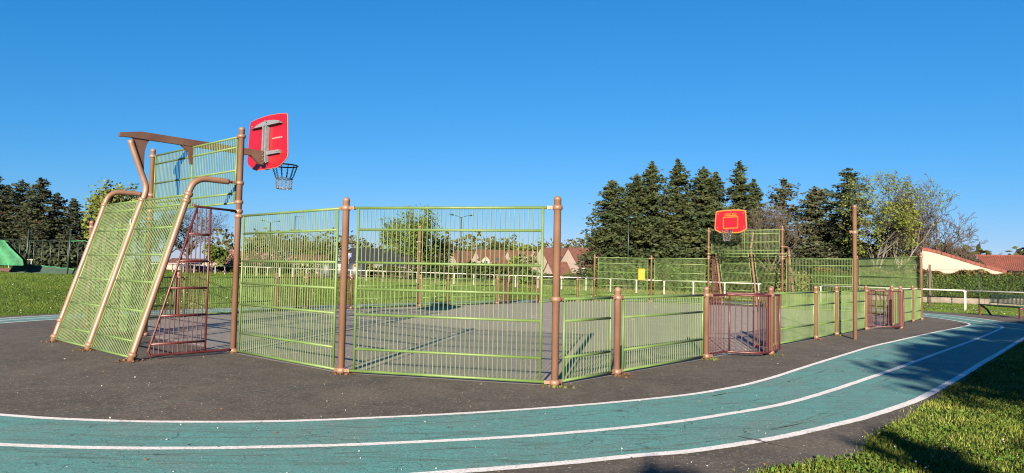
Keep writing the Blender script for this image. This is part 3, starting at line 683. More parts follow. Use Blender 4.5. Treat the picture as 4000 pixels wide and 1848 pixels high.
def backboard(s, t, z, sg, label, upper='chain'):
    """sg: direction of the court from the board in s. local +y faces the court"""
    o = W(s, t, z); ang = ANG - R(90) + (0 if sg > 0 else math.pi)
    g = thing('basketball_board', label, 'basketball hoop', (o.x, o.y, o.z), ang, 'basketball boards')
    out = [(-0.42, 0.0), (0.42, 0.0), (0.60, 0.045), (0.82, 0.17), (0.855, 0.22), (0.86, 0.30), (0.80, 1.06), (0.785, 1.12), (0.74, 1.15), (0.45, 1.185), (0, 1.20), (-0.45, 1.185), (-0.74, 1.15), (-0.785, 1.12), (-0.80, 1.06), (-0.86, 0.30), (-0.855, 0.22), (-0.82, 0.17), (-0.60, 0.045)]
    mb = MB(); mb.prism([(x, -0.009, zz) for x, zz in out], (0, 1, 0), 0.018); mb.build('board', 'red', g)
    def inset(k): return [(x * (1 - k / 0.86), (zz - .6) * (1 - k / 0.6) + .6) for x, zz in out]
    def frame(a, b, y, nm, m):
        vs = [(x, y, zz) for x, zz in a] + [(x, y, zz) for x, zz in b]; n = len(a)
        mbb = MB(); mbb.add(vs, [(i, (i + 1) % n, n + (i + 1) % n, n + i) for i in range(n)]); return mbb.build(nm, m, g)
    frame([(x * .995, zz) for x, zz in inset(.004)], inset(.05), 0.0105, 'border', 'yellow')
    # edge trim
    mb = MB(); mb.tube([Vector((x * 1.002, 0, zz)) for x, zz in out + out[:1]], 0.0105, 5, False); mb.build('edge_trim', 'paleedge', g)
    sq = [(-.40, .24), (.40, .24), (.40, .84), (-.40, .84)]; sqi = [(-.362, .278), (.362, .278), (.362, .802), (-.362, .802)]
    frame(sq, sqi, 0.0105, 'target_square', 'yellow')
    l = link('lettering', text_mesh("color\u2019ado", 0.16, 'yellow'), g, (0, 0.0125, 0.985)); l.rotation_euler = (R(90), 0, R(180))
    mb = MB(); up = [(-.36 + .06 * i, .915 - .02 * math.sin(i / 12 * math.pi) + .01) for i in range(13)]; dn = [(x, zz - .004 - .03 * math.sin(i / 12 * math.pi) - (.02 if i < 3 else 0)) for i, (x, zz) in enumerate(up)]
    n = 13; mb.add([(x, .0125, zz) for x, zz in up] + [(x, .0125, zz) for x, zz in dn], [(i, i + 1, n + i + 1, n + i) for i in range(n - 1)]); mb.build('swoosh', 'yellow', g)
    mb = MB()
    for x, zz in ((-.70, .30), (.70, .30), (-.66, 1.0), (.66, 1.0)): mb.tube([(x, .009, zz), (x, .016, zz)], .018, 8)
    mb.tube([(-.02, .009, 1.09), (-.02, .016, 1.09)], .018, 8); mb.build('bolts', 'white', g)
    l = link('web_address', text_mesh("www.husson.eu", 0.065, 'white'), g, (0.42, -0.012, 0.66)); l.rotation_euler = (R(90), 0, 0)
    # galvanised back bracket
    mb = MB(); top = [(-.62 + 1.24 * i / 12, 0.97 + 0.115 * math.sin(math.pi * i / 12) ** .7) for i in range(13)]
    poly = [(x, -.030, zz) for x, zz in top] + [(.62, -.030, .955), (-.62, -.030, .955)]
    mb.prism(poly, (0, 1, 0), .006); mb.box(0, -.055, .955, 1.26, .086, .006)
    mb.build('crossarm', 'galv', g)
    mb = MB(); mb.box(-.055, -.055, .55, .05, .086, .82); mb.box(.055, -.055, .55, .05, .086, .82); mb.box(0, -.02, .55, .06, .010, .82); mb.box(.09, -.062, .55, .006, .09, .82); mb.build('spine', 'galv', g)
    mb = MB(); mb.box(0, -.045, .335, 1.16, .066, .075); mb.build('crossarm', 'galv', g)
    mb = MB()
    for x, zz in ((-.56, 1.0), (.56, 1.0), (0, 1.06), (-.54, .335), (.54, .335), (-.1, .12), (.1, .12)): mb.lathe([(0.02, -.006), (0.02, .006), (.012, .012)], 8, (x, -.083, zz))
    mb.build('bolts', 'galv', g)
    # rim
    zc, rr, yc = 0.13, 0.285, 0.44
    mb = MB(); mb.tube([Vector((rr * math.cos(a), yc + rr * math.sin(a), zc)) for a in [2 * math.pi * i / 28 for i in range(29)]], 0.016, 8, False); rim = mb.build('rim', 'rustred', g)
    mb = MB(); mb.box(0, .085, zc - .01, .16, .15, .012); mb.box(0, .018, zc - .06, .18, .012, .18); mb.prism([(-.07, .02, zc - .15), (-.07, .16, zc - .02), (-.07, .02, zc - .02)], (1, 0, 0), .008); mb.prism([(.062, .02, zc - .15), (.062, .16, zc - .02), (.062, .02, zc - .02)], (1, 0, 0), .008); mb.build('rim_bracket', 'rustred', rim)
    # chain net: strings of links
    mb = MB()
    def chain(a, b):
        a, b = Vector(a), Vector(b); n = max(3, int((b - a).length / 0.036)); d = (b - a) / n; u = d.normalized(); p1 = u.orthogonal().normalized(); p2 = u.cross(p1)
        for i in range(n):
            c = a + d * (i + .5); q = p1 if i % 2 else p2; h = d.length * .62; w = .012
            loop = [c - u * h, c - u * h * .6 + q * w, c + u * h * .6 + q * w, c + u * h, c + u * h * .6 - q * w, c - u * h * .6 - q * w, c - u * h]
            mb.tube(loop, .0055, 3, False)
    n = 12
    def rp(i, rad, zz): a = 2 * math.pi * (i + .5) / n; return (rad * math.cos(a), yc + rad * math.sin(a), zz)
    for i in range(n):
        chain(rp(i, rr, zc), rp(i, rr * .63, zc - .30)); chain(rp(i, rr * .63, zc - .30), rp(i + 1, rr * .63, zc - .30))
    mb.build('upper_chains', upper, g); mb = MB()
    for i in range(n):
        chain(rp(i, rr * .63, zc - .30), rp(i, rr * .58, zc - .52))
        chain(rp(i, rr * .63, zc - .30), rp(i + 1, rr * .63, zc - .30)); chain(rp(i, rr * .58, zc - .52), rp(i + 1, rr * .58, zc - .52))
    mb.build('lower_chains', 'chain', g)
    return g
backboard(0.14, 8.28, 3.77, 1, 'red basketball board seen from behind on the near goal arm, with chain net', 'shadechain')
backboard(26.1, 8.95, 3.77, -1, 'red basketball board with yellow border facing the camera at the far end')

# ---------------------------------------------------------------- masts, yellow box
def mast(s, t, label):
    o = W(s, t); H = 3.55; m = thing('mast', label, 'mast', (o.x, o.y, 0), 0, 'tall brown masts outside the long sides')
    link('shaft', post_mesh(H), m); clamp_mesh()
    c = link('clamp', _cache['c'], m, (0, 0, 2.83)); link('clamp_lug', _cache['l'], c, (0, 0, 0), R(180)); 
    c = link('clamp', _cache['c'], m, (0, 0, 2.38 if t > 5 else 2.80))
    return m
mast(11.98, -0.71, 'tall lone brown mast standing outside the near side fence'); mast(12.7, 17.4, 'thin tall brown mast beyond the far side fence')
def yellow_box():
    p = W(27.55, 14.98); g = thing('litter_box', 'yellow ribbed plastic box hung beside the tall far end post', 'litter box', (p.x, p.y, 1.24), R(5)); g.scale = (.88, .88, .94)
    mb = MB(); mb.box(0, 0, .34, .42, .22, .66); mb.box(0, 0, .69, .44, .25, .05); b = mb.build('body', 'yellowplastic', g)
    for i in range(5): mb = MB(); mb.box(-.16 + .08 * i, -.118, .34, .03, .018, .58); mb.build('rib', 'yellowplastic', b)
    mb = MB(); mb.box(.26, 0, .1, .10, .03, .04); mb.box(.26, 0, .6, .10, .03, .04); mb.build('bracket', 'galv', g)
yellow_box()
#PART2
# ---------------------------------------------------------------- vegetation helpers
def quads(cent, size, up=0.35, jit=0.5, asp=1.6, rs=None, droop=None):
    """leaf clumps: random small quads around centres; returns (4k,3)"""
    rs = rs or rng; n = len(cent)
    d = rs.normal(size=(n, 3)); d[:, 2] *= up; d /= np.linalg.norm(d, axis=1, keepdims=True) + 1e-9
    if droop is not None: d = d * 0.6 + droop; d /= np.linalg.norm(d, axis=1, keepdims=True) + 1e-9
    a = rs.normal(size=(n, 3)); a -= d * (a * d).sum(1, keepdims=True); a /= np.linalg.norm(a, axis=1, keepdims=True) + 1e-9
    s = (size * (1 + jit * (rs.random(n) - 0.5) * 2))[:, None]
    c = np.asarray(cent); e1 = d * s * asp / 2; e2 = a * s / asp / 1.2
    out = np.stack([c - e1, c + e2 * .9, c + e1, c - e2 * .9], 1)
    return out.reshape(-1, 3)

def conifer(x, y, H, Rb, label, leaf='spruce', bark='bark', z0=None, base=0.08, dens=1.0, tip=1.0, droop=0.25, prof=0.85, seed=1, gaps=0.0, size=0.30, group=None, name='conifer', lean=0.0, irregular=0.2, up=0.3):
    rs = np.random.default_rng(seed); z0 = GZ(x, y) - .02 if z0 is None else z0
    t = thing(name, label, 'tree', (x, y, z0), 0, group)
    mb = MB(); nseg = 8; pts = [Vector((lean * (i / nseg) ** 2 * H, 0, H * i / nseg)) for i in range(nseg + 1)]
    mb.tube(pts, [max(0.015, H * 0.017 * (1 - i / nseg) ** 0.8 + 0.012) for i in range(nseg + 1)], 7)
    cents = []; n_levels = int(H * 2.6 * dens ** .5)
    sect = rs.uniform(1 - irregular, 1 + irregular, 9)
    for k in range(n_levels):
        f = base + (1 - base) * (k + rs.random()) / n_levels; z = H * f
        rad = Rb * (1 - f) ** prof * (1.0 if f > base + 0.08 else 0.75)
        nb = int(5 + 3 * rs.random())
        for j in range(nb):
            a = rs.random() * 2 * math.pi; L = (rad * rs.uniform(0.55, 1.12) + 0.10) * sect[int(a / (2 * math.pi) * 9) % 9]
            if rs.random() < gaps: continue
            up0 = rs.uniform(-0.05, 0.25) * (1 if f < .75 else 2.2); ox = lean * f * f * H
            m = max(3, int(L * 7.0 * dens)); u = (np.arange(m) + rs.random(m)) / m
            u = u ** 0.8
            px = ox + np.cos(a) * L * u; py = np.sin(a) * L * u; pz = z + L * (up0 * u - droop * u ** 2 * (1.1 if f < .6 else .5))
            spread = 0.09 * L * (1 - u) + 0.10 + .05 * L
            pnt = np.stack([px + rs.normal(size=m) * spread, py + rs.normal(size=m) * spread, pz + rs.normal(size=m) * spread * .45], 1)
            cents.append(pnt)
            if L > .6: mb.tube([(ox, 0, z), (ox + math.cos(a) * L * .5, math.sin(a) * L * .5, z + L * (up0 * .5 - droop * .25)), (ox + math.cos(a) * L * .92, math.sin(a) * L * .92, z + L * (up0 * .92 - droop * .8))], [0.03 + .008 * L, 0.02, 0.008], 3, False)
    c = np.concatenate(cents)
    # spire
    m = 26; zt = H * (0.94 + 0.075 * rs.random(m)); c = np.concatenate([c, np.stack([lean * H + rs.normal(size=m) * .07 * tip, rs.normal(size=m) * .07 * tip, zt], 1)])
    mb.build('trunk', bark, t)
    link('crown', np_mesh('crown', quads(c, np.full(len(c), size), up=up, asp=2.0, rs=rs), 4, leaf), t)
    return t

def broadleaf(x, y, H, Rc, label, leaf='spring', bark='bark', z0=None, trunk=0.25, leaves=2500, size=0.22, seed=1, bare=False, group=None, name='broadleaf_tree', lean=0.0, depth=5, spread=0.55, twigr=0.013, shape=1.0, cat='tree', fine=3):
    rs = np.random.default_rng(seed); rd = random.Random(seed); z0 = GZ(x, y) - .02 if z0 is None else z0
    t = thing(name, label, cat, (x, y, z0), 0, group); mb = MB(); mbt = MB(); tips = []
    C = Vector((lean, 0, H * (0.5 + trunk * .45)))
    def inside(p, k=1.0): return ((p.x - C.x) / Rc) ** 2 + (p.y / Rc) ** 2 + ((p.z - C.z) / (H * (.5 - trunk * .42))) ** 2 < k
    def grow(p, d, L, r, lv):
        pts = [p.copy()]; rr = [r]; q = p.copy(); dd = d.copy(); n = 3
        for i in range(n):
            dd = (dd + Vector((rd.gauss(0, .16), rd.gauss(0, .16), rd.gauss(0.04, .10)))).normalized(); q = q + dd * L / n; pts.append(q.copy()); rr.append(max(twigr, r * (1 - .4 * (i + 1) / n)))
        (mb if lv < 2 else mbt).tube(pts, rr, 6 if lv == 0 else (4 if lv < 3 else 3), False)
        if lv >= 2: tips.extend([pts[2], pts[3]])
        if lv >= depth: return
        nb = 3 if lv < 2 else fine
        for i in range(nb + (1 if lv == 0 else 0)):
            a = rd.random() * 2 * math.pi; s = spread * rd.uniform(.6, 1.35)
            pr = dd.orthogonal().normalized(); pr = Matrix.Rotation(a, 3, dd) @ pr
            nd = (dd * math.cos(s) + pr * math.sin(s)).normalized(); nd.z += 0.10 if shape >= 1 else -0.02; nd.normalize()
            o = pts[-1] if i < 2 else pts[rd.choice((1, 2))]
            nl = L * rd.uniform(.62, .88)
            if not inside(o + nd * nl * .8, 1.12): nl *= .55
            grow(o, nd, nl, rr[-1] * rd.uniform(.55, .75), lv + 1)
    L0 = H * trunk; mb_r = H * (.012 if bark == 'birchbark' else .017)
    mb.tube([(0, 0, 0), (lean * .15, 0, L0)], [mb_r * 1.2, mb_r], 8, False)
    for i in range(4):
        a = i * 1.57 + rd.random(); s = rd.uniform(.15, .75)
        grow(Vector((lean * .15, 0, L0 * rd.uniform(.8, 1))), Vector((math.cos(a) * math.sin(s) + lean / H, math.sin(a) * math.sin(s), math.cos(s))).normalized(), H * .26, mb_r * .7, 0)
    mb.build('trunk', bark, t); mbt.build('twigs', 'twig', t)
    if leaves:
        T = np.array([tuple(p) for p in tips]); c = T[rs.integers(0, len(T), leaves)] + rs.normal(size=(leaves, 3)) * Rc * 0.055
        link('crown', np_mesh('crown', quads(c, np.full(leaves, size), up=.7, rs=rs, asp=1.4), 4, leaf), t)
    return t

def bush(x, y, rx, ry, h, label, leaf='shrub', n=1500, size=0.2, seed=1, z0=None, group=None, name='shrub', cat='shrub'):
    rs = np.random.default_rng(seed); z0 = GZ(x, y) - .02 if z0 is None else z0
    t = thing(name, label, cat, (x, y, z0), 0, group)
    lob = rs.random((7, 3)) * [2 * rx * .7, 2 * ry * .7, h * .5] - [rx * .7, ry * .7, -h * .25]; lr = rs.uniform(.45, .75, 7)
    k = rs.integers(0, 7, n); d = rs.normal(size=(n, 3)); d /= np.linalg.norm(d, axis=1, keepdims=True); rr = rs.random(n) ** .45
    c = lob[k] + d * rr[:, None] * lr[k][:, None] * [rx * .75, ry * .75, h * .62]; c[:, 2] = np.abs(c[:, 2])
    mb = MB(); rd = random.Random(seed)
    for i in range(9):
        a = rd.random() * 6.3; mb.tube([(0, 0, 0), (math.cos(a) * rx * .3, math.sin(a) * ry * .3, h * .45), (math.cos(a) * rx * .6, math.sin(a) * ry * .6, h * .8)], [.05, .03, .01], 4, False)
    mb.build('stem', 'bark', t); link('crown', np_mesh('crown', quads(c, np.full(n, size), up=.8, rs=rs, asp=1.3), 4, leaf), t)
    return t

def U(Sx, d):  # lateral position of something seen at photo column Sx, d metres ahead (handy while laying out the far background)
    return (Sx - 2000) / 2725 * d

# far woodland belt behind the spruces and houses (nobody can count it)
def woodbelt(name, x0, x1, y0, y1, hmin, hmax, n, leaf, seed, lb):
    rs = np.random.default_rng(seed); cs = []
    k = 60
    for i in range(k):
        cx = x0 + (x1 - x0) * (i + rs.random()) / k; cy = y0 + (y1 - y0) * rs.random(); h = rs.uniform(hmin, hmax); r = h * .42
        m = n // k; d = rs.normal(size=(m, 3)); d /= np.linalg.norm(d, axis=1, keepdims=True)
        c = d * (rs.random(m) ** .4)[:, None] * [r, r, h * .5] + [cx, cy, h * .5]; cs.append(c)
    c = np.concatenate(cs); c[:, 2] = np.abs(c[:, 2]) + gz(c[:, 0], c[:, 1])
    tag(link(name, np_mesh(name, quads(c, np.full(len(c), 0.75), up=.8, rs=rs), 4, leaf)), lb, kind='stuff')
woodbelt('distant_woodland', -80, 75, 185, 215, 8.0, 12.5, 14000, 'olive', 3, 'distant hazy woodland beyond the houses')
woodbelt('distant_thicket', 20, 110, 90, 125, 5, 8.5, 14000, 'shrub', 4, 'thicket behind the spruce row and hedge')

# ---- left pines behind the throwing cage
SP = [(-30, 120, 16.5, 4.6, 11, 'leftmost tall dark pine, cut by the picture edge'), (22, 128, 15.3, 4.0, 12, 'second dark pine from the left edge'), (76, 122, 15.6, 4.2, 13, 'third dark pine from the left edge, with bare lower trunk'),
      (150, 118, 15.6, 4.4, 14, 'tallest dark pine of the left group, with open gaps of sky'), (218, 124, 13.6, 3.8, 15, 'dark conical pine right of the tallest left pine'), (281, 120, 12.3, 4.0, 16, 'dark rounded pine above the tall green fence post'), (338, 126, 9.6, 3.4, 17, 'smallest dark pine, just left of the slanted grille'), (410, 140, 9.0, 3.8, 18, 'dark pine hidden behind the left slanted grille')]
for Sx, d, H, Rb, sd, lb in SP:
    conifer(U(Sx, d), d, H * .96, Rb * 1.2, lb, 'pine', 'redbark', base=.24, dens=1.6, prof=.62, seed=sd, size=.29, gaps=.30, droop=.05, group='dark pines at the left', name='pine_tree', irregular=.35)
for i, (Sx, d, H) in enumerate(((60, 112, 4.0), (190, 112, 3.2), (330, 116, 4.5))): bush(U(Sx, d), d, 7, 3, H, ('dark undergrowth under the leftmost pines', 'dark undergrowth below the tallest left pine', 'dark undergrowth right of the throwing cage')[i], 'pine', 2600, .45, 30 + i)
broadleaf(U(455, 88), 88, 11.0, 4.6, 'oak in fresh leaf rising behind the bent top of the left pipe', 'spring', seed=21, leaves=5200, size=.26, depth=5)
broadleaf(U(735, 95), 95, 10.4, 5.0, 'large bare twiggy oak behind the maroon triangular grille', 'olive', 'twig', seed=22, leaves=260, size=.14, depth=5, spread=.7, twigr=.014)
broadleaf(U(640, 98), 98, 8.0, 4.0, 'half bare tree behind the right slanted grille', 'spring', 'bark', seed=23, leaves=1800, size=.22, depth=5)
broadleaf(U(830, 92), 92, 4.2, 3.2, 'small fresh green tree left of the tall near post', 'fresh', seed=24, leaves=2600, size=.20, depth=4, trunk=.2)
PB = [(895, 118, 3.6, 2.6), (955, 120, 2.9, 2.2), (1005, 118, 3.3, 2.2), (1062, 116, 3.2, 2.4), (1112, 118, 2.8, 2.3)]
PBL = ['pink blossoming tree just left of the tall near post', 'pink blossoming shrub seen at the left edge of the tall panel', 'low pink blossoming shrub left of the green light pole', 'pink blossoming shrub at the foot of the double lamp', 'pink blossoming shrub right of the double lamp']
for i, (Sx, d, h, r) in enumerate(PB): bush(U(Sx, d), d, r, 1.6, h + .6, PBL[i], 'pink', 800, .22, 40 + i, group='pink blossoming shrubs')
MT = [(1000, 108, 5.2, 1.8, 'olive', 50, 'slender budding tree left of the double lamp'), (1085, 104, 6.6, 2.4, 'olive', 51, 'budding tree behind the double street lamp'), (1150, 112, 6.0, 1.8, 'olive', 52, 'thin budding tree beside the green light pole'),
      (1200, 106, 7.4, 2.4, 'olive', 53, 'tallest budding tree of the group behind the tall panel'), (1258, 110, 6.2, 2.0, 'spring', 54, 'budding tree left of the recycling igloos'), (1300, 116, 4.4, 1.8, 'olive', 55, 'small budding tree above the recycling igloos')]
for Sx, d, H, r, lf, sd, lb in MT: broadleaf(U(Sx, d), d, H, r, lb, lf, 'twig', seed=sd, leaves=420, size=.14, depth=4, spread=.4, twigr=.010, group='budding trees behind the tall panel')
bush(U(1195, 100), 100, 1.6, 1.2, 2.9, 'white blossoming shrub behind the white rail', 'whitebl', 700, .2, 60)
broadleaf(U(1595, 86), 86, 9.2, 4.4, 'large budding tree filling the left half of the big panel', 'fresh', 'bark', seed=61, leaves=9500, size=.14, depth=5, spread=.6, trunk=.12)
broadleaf(U(1700, 92), 92, 5.8, 3.2, 'pale half bare tree right of the large budding tree', 'olive', 'twig', seed=62, leaves=1500, size=.15, depth=5)
for i, (Sx, d, rx, h, lf, lb) in enumerate(((1480, 96, 3, 2.2, 'drygrass', 'dry reddish bush beside the recycling igloos'), (1560, 92, 4, 1.8, 'shrub', 'low scrub under the large budding tree'), (1690, 90, 4, 2.4, 'darkspruce', 'dark scrub right of the large budding tree'), (1790, 88, 3.6, 2.6, 'darkspruce', 'dark rounded bush at the foot of the far double lamp'), (1880, 86, 4, 2.0, 'shrub', 'scrub below the first red roofed houses'),
                                            (1960, 84, 3, 2.4, 'shrub', 'bushy scrub hiding the foot of the second house'), (2035, 83, 2.6, 1.9, 'hedge', 'clipped round green bush in front of the dormer house'), (2100, 84, 3, 1.7, 'shrub', 'scrub behind the far gateway'), (1010, 112, 5, 1.7, 'shrub', 'hedge behind the white rail left of the light poles'), (1170, 108, 4, 1.7, 'shrub', 'hedge behind the white rail under the budding trees'), (900, 112, 5, 1.5, 'drygrass', 'dry grassy mound behind the white rail'), (2290, 78, 2.6, 1.5, 'fresh', 'fresh green bush at the foot of the last cream house'))):
    bush(U(Sx, d), d, rx, 1.6, h, lb, lf, 1500, .24, 70 + i)
broadleaf(U(2062, 98), 98, 4.6, 1.5, 'slim white flowering tree in front of the dormer house', 'whitebl', 'bark', seed=90, leaves=1500, size=.17, depth=4, spread=.3, trunk=.2)
broadleaf(U(2030, 97), 97, 4.2, 1.3, 'slim yellow green tree beside the white flowering tree', 'spring', 'bark', seed=91, leaves=1000, size=.17, depth=4, spread=.3, trunk=.2)
for i, (Sx, H, lf, lb) in enumerate(((1855, 6.2, 'spring', 'round green tree between the first two red roofs'), (1955, 9.0, 'shrub', 'dark tree behind the second red roof'), (1990, 8.6, 'olive', 'budding tree between the second and third red roofs'), (2040, 8.6, 'spring', 'green tree rising behind the third red roof'), (2105, 8.9, 'olive', 'budding tree behind the big panel right edge'), (2240, 8.2, 'olive', 'pale tree in the gap between the last two red roofs'))):
    d = 175; broadleaf(U(Sx, d), d, H, 3.6, lb, lf, 'twig', seed=100 + i, leaves=1300, size=.4, depth=4, group='trees behind the red roofed houses')

# ---- spruce row
ROW = [(2391, 76, 11.9, 3.4, .55, 'leftmost spruce of the tall row, narrow and ragged'), (2485, 80, 13.2, 4.0, .6, 'second spruce of the row with a broad shoulder'), (2545, 77, 14.2, 4.1, .7, 'third spruce of the row, tall and pointed'), (2648, 80, 15.1, 4.0, .7, 'fourth spruce of the row, standing above the far mesh panels'),
       (2748, 78, 14.0, 3.9, .65, 'fifth spruce of the row left of the far board'), (2795, 82, 14.0, 3.6, .65, 'spruce just behind the far basketball board'), (2888, 79, 15.0, 3.6, .75, 'tallest spruce of the row above the far board'), (2945, 84, 13.6, 3.3, .7, 'spruce at the right shoulder of the row')]
for i, (Sx, d, H, Rb, pf, lb) in enumerate(ROW):
    conifer(U(Sx, d), d, H * .985, Rb * 1.35, lb, 'spruce', 'bark', base=.02, dens=2.6, prof=pf * 1.15, seed=120 + i, size=.225, group='tall spruces behind the far goal', name='spruce_tree', irregular=.3)
conifer(U(3064, 80), 80, 12.9, 4.0, 'open crowned grey green pine right of the spruce row', 'bluepine', 'redbark', base=.2, prof=.5, dens=1.5, seed=130, size=.24, gaps=.25, droop=.02, name='pine_tree', irregular=.4)
conifer(U(3188, 76), 76, 11.6, 4.6, 'bushy grey green pine left of the dark spruce', 'bluepine', 'redbark', base=.12, prof=.5, dens=2.2, seed=131, size=.22, droop=.05, name='pine_tree', irregular=.3)
conifer(U(3318, 74), 74, 13.5, 3.3, 'dark ragged spruce with many cones behind the lone mast', 'darkspruce', 'bark', base=.05, prof=.5, dens=2.0, seed=132, size=.22, name='spruce_tree', irregular=.35)
conifer(U(3255, 79), 79, 9.0, 3.2, 'small dark spruce at the foot of the bushy pine', 'darkspruce', 'bark', base=.05, prof=.6, dens=1.9, seed=133, size=.22, name='spruce_tree')
broadleaf(U(3010, 73), 73, 9.6, 3.2, 'bare reddish tree in front of the right end of the spruce row', 'olive', 'twig', seed=134, leaves=350, size=.12, depth=5, spread=.5)
broadleaf(U(3425, 68), 68, 12.0, 3.3, 'white stemmed birch with fresh hanging leaves', 'spring', 'birchbark', seed=141, leaves=6500, size=.12, depth=5, spread=.5, trunk=.22, name='birch_tree', shape=.5)
broadleaf(U(3500, 69), 69, 12.0, 3.2, 'second birch stem leaning to the right', 'spring', 'birchbark', seed=142, leaves=2600, size=.11, depth=5, spread=.42, trunk=.22, lean=2.0, name='birch_tree')
broadleaf(U(3590, 72), 72, 9.6, 5.4, 'wide bare apple like tree right of the birches', 'olive', 'twig', seed=143, leaves=500, size=.11, depth=6, spread=.72, trunk=.16, fine=3, lean=.8, twigr=.022)
broadleaf(U(3690, 73), 73, 5.6, 3.9, 'low bare spreading tree above the pale gable', 'olive', 'twig', seed=144, leaves=250, size=.11, depth=6, spread=.7, trunk=.2, lean=1.4, twigr=.022)
for i, (Sx, d, H) in enumerate(((3900, 74, 4.9), (3980, 76, 4.8), (3845, 78, 4.7))): broadleaf(U(Sx, d), d, H, 2.0, ('leafless shrub tips above the red tiled roof', 'leafless shrub tips at the right edge above the roof', 'thin twigs beside the roof dip')[i], 'olive', 'twig', seed=150 + i, leaves=250, size=.12, depth=4, spread=.35)
# shrubs between fence and spruces
SH = [(2375, 70, 3.0, 3.0, 'hedge', 'bright green shrub behind the left far mesh panel'), (2450, 68, 3.4, 2.6, 'hedge', 'bright green shrub behind the single green lamp'), (2560, 68, 3.2, 2.7, 'hedge', 'bright green shrub behind the yellow box'), (2640, 67, 3.0, 2.6, 'shrub', 'olive shrub behind the far end panel'), (2730, 66, 3, 2.4, 'hedge', 'green shrub left of the far goal'),
      (2850, 66, 3.4, 2.3, 'darkspruce', 'dark shrub seen through the far goal'), (2950, 65, 3, 2.0, 'shrub', 'shrub at the right of the far goal'), (3060, 64, 2.6, 2.6, 'shrub', 'tangled shrub right of the far goal'), (3150, 64, 2.8, 2.2, 'drygrass', 'tangle of dry stems left of the lone mast')]
for i, (Sx, d, rx, h, lf, lb) in enumerate(SH): bush(U(Sx, d), d, rx, 1.5, h, lb, lf, 2600, .15, 160 + i, group='shrubs behind the far end')

# ---- clipped hedge, low wall
def hedge(a, b, th, z0, z1, label, wav=0.12, dens=300, seed=1):
    rs = np.random.default_rng(seed); a = Vector(a); b = Vector(b); d = b - a; L = d.length; ang = math.atan2(d.y, d.x)
    t = thing('hedge', label, 'hedge', (a.x, a.y, 0), ang)
    mb = MB(); mb.box(L / 2, th / 2, (z0 + z1) / 2 - .05, L - .2, th - .25, z1 - z0 - .2); mb.build('core', 'hedgecore', t)
    dens *= 1.9; n = int(L * (z1 - z0) * dens); x = rs.random(n) * L; z = z0 + rs.random(n) * (z1 - z0); y = -np.abs(rs.normal(size=n)) * .05 + .10
    n2 = int(L * th * dens * .8); x2 = rs.random(n2) * L; y2 = rs.random(n2) * th; z2 = z1 + rs.random(n2) * wav * (1 + np.sin(x2 * 1.7) + .5 * np.sin(x2 * 4.1))
    c = np.concatenate([np.stack([x, y, z], 1), np.stack([x, th - y, z], 1)])
    link('foliage', np_mesh('foliage', quads(c, np.full(len(c), .095), up=1, rs=rs, asp=1.5), 4, 'hedge'), t)
    link('top_growth', np_mesh('top_growth', quads(np.stack([x2, y2, z2], 1), np.full(n2, .14), up=1, rs=rs, asp=1.6), 4, 'hedgetop'), t)
hedge((27.0, 62.5), (47.0, 50.5), 1.4, 0.28, 2.10, 'long clipped dark green hedge below the red tiled roof', .2, 260, 5)
def wall(a, b, th, z0, z1, label, m='whitewall', name='low_wall'):
    a = Vector(a); b = Vector(b); d = b - a; L = d.length; ang = math.atan2(d.y, d.x); t = thing(name, label, 'wall', (a.x, a.y, 0), ang)
    x = 0; i = 0
    while x < L - .1:   # cast panels butted together
        w = min(3.0, L - x); mb = MB(); mb.box(x + w / 2, 0, (z0 + z1) / 2 + random.uniform(-.02, .02), w - .02, th, z1 - z0); mb.build('wall_panel', m, t); x += w
    mb = MB(); mb.box(L / 2, 0, z0 - .2, L, th * 1.1, .3); mb.build('footing', m, t)
wall((27.0, 61.2), (47.0, 49.4), .14, -0.45, 0.20, 'low weathered white wall under the clipped hedge')

# ---------------------------------------------------------------- pitch barrier, fences
def along(pts, d):
    for i in range(len(pts) - 1):
        a, b = Vector(pts[i]), Vector(pts[i + 1]); L = (b - a).length
        if d <= L: return a.lerp(b, d / L)
        d -= L
    return Vector(pts[-1])
def barrier(pts, spacing, label, start=0.0, hh=1.16):
    tot = sum((Vector(pts[i + 1]) - Vector(pts[i])).length for i in range(len(pts) - 1))
    o = pts[0]; t = thing('pitch_barrier', label, 'railing', (o[0], o[1], 0))
    P3 = [Vector((p[0] - o[0], p[1] - o[1], GZ(*p) + hh)) for p in pts]
    for i in range(len(P3) - 1):
        mb = MB(); mb.tube([P3[i], P3[i + 1]], 0.042, 8); mb.build('rail', 'whitepaint', t)
    mb = MB(); mb.box(0, 0, hh / 2 - .05, .085, .085, hh - .02); mb.box(0, 0, hh - .055, .17, .11, .035); me = mb.mesh('post', 'whitepaint')
    d = start
    ang = math.atan2(pts[-1][1] - pts[0][1], pts[-1][0] - pts[0][0])
    while d <= tot + .01:
        p = along(pts, d); link('post', me, t, (p.x - o[0], p.y - o[1], GZ(p.x, p.y)), ang); d += spacing
    return t
PB1 = [(-74, 119), (-51.4, 104), (-42.7, 98.5), (-30.4, 88.5), (-13.7, 76.5), (-4.5, 69.5), (6.1, 61.0), (11.9, 55.2), (17.6, 49.2)]
barrier(PB1, 2.62, 'long white tubular rail round the far side of the pitch', .0)
barrier([(21.1, 47.6), (26.65, 41.0), (33.5, 33.0)], 4.31, 'white tubular rail at the right, in front of the clipped hedge', .0)
strip('rail_edging', [(p[0], p[1]) for p in [(-13.7, 76.3), (-4.5, 69.3), (6.1, 60.8), (11.9, 55.0), (17.6, 49.0), (22.6, 45.2), (26.3, 41.6), (33, 33.6)]], .38, 0.0, 'edging', label='pale concrete edging strip under the white rail', kind='structure')
for o in list(col.objects):
    if o.name == 'rail_edging':
        for v in o.data.vertices: v.co.z = GZ(v.co.x, v.co.y) + .075

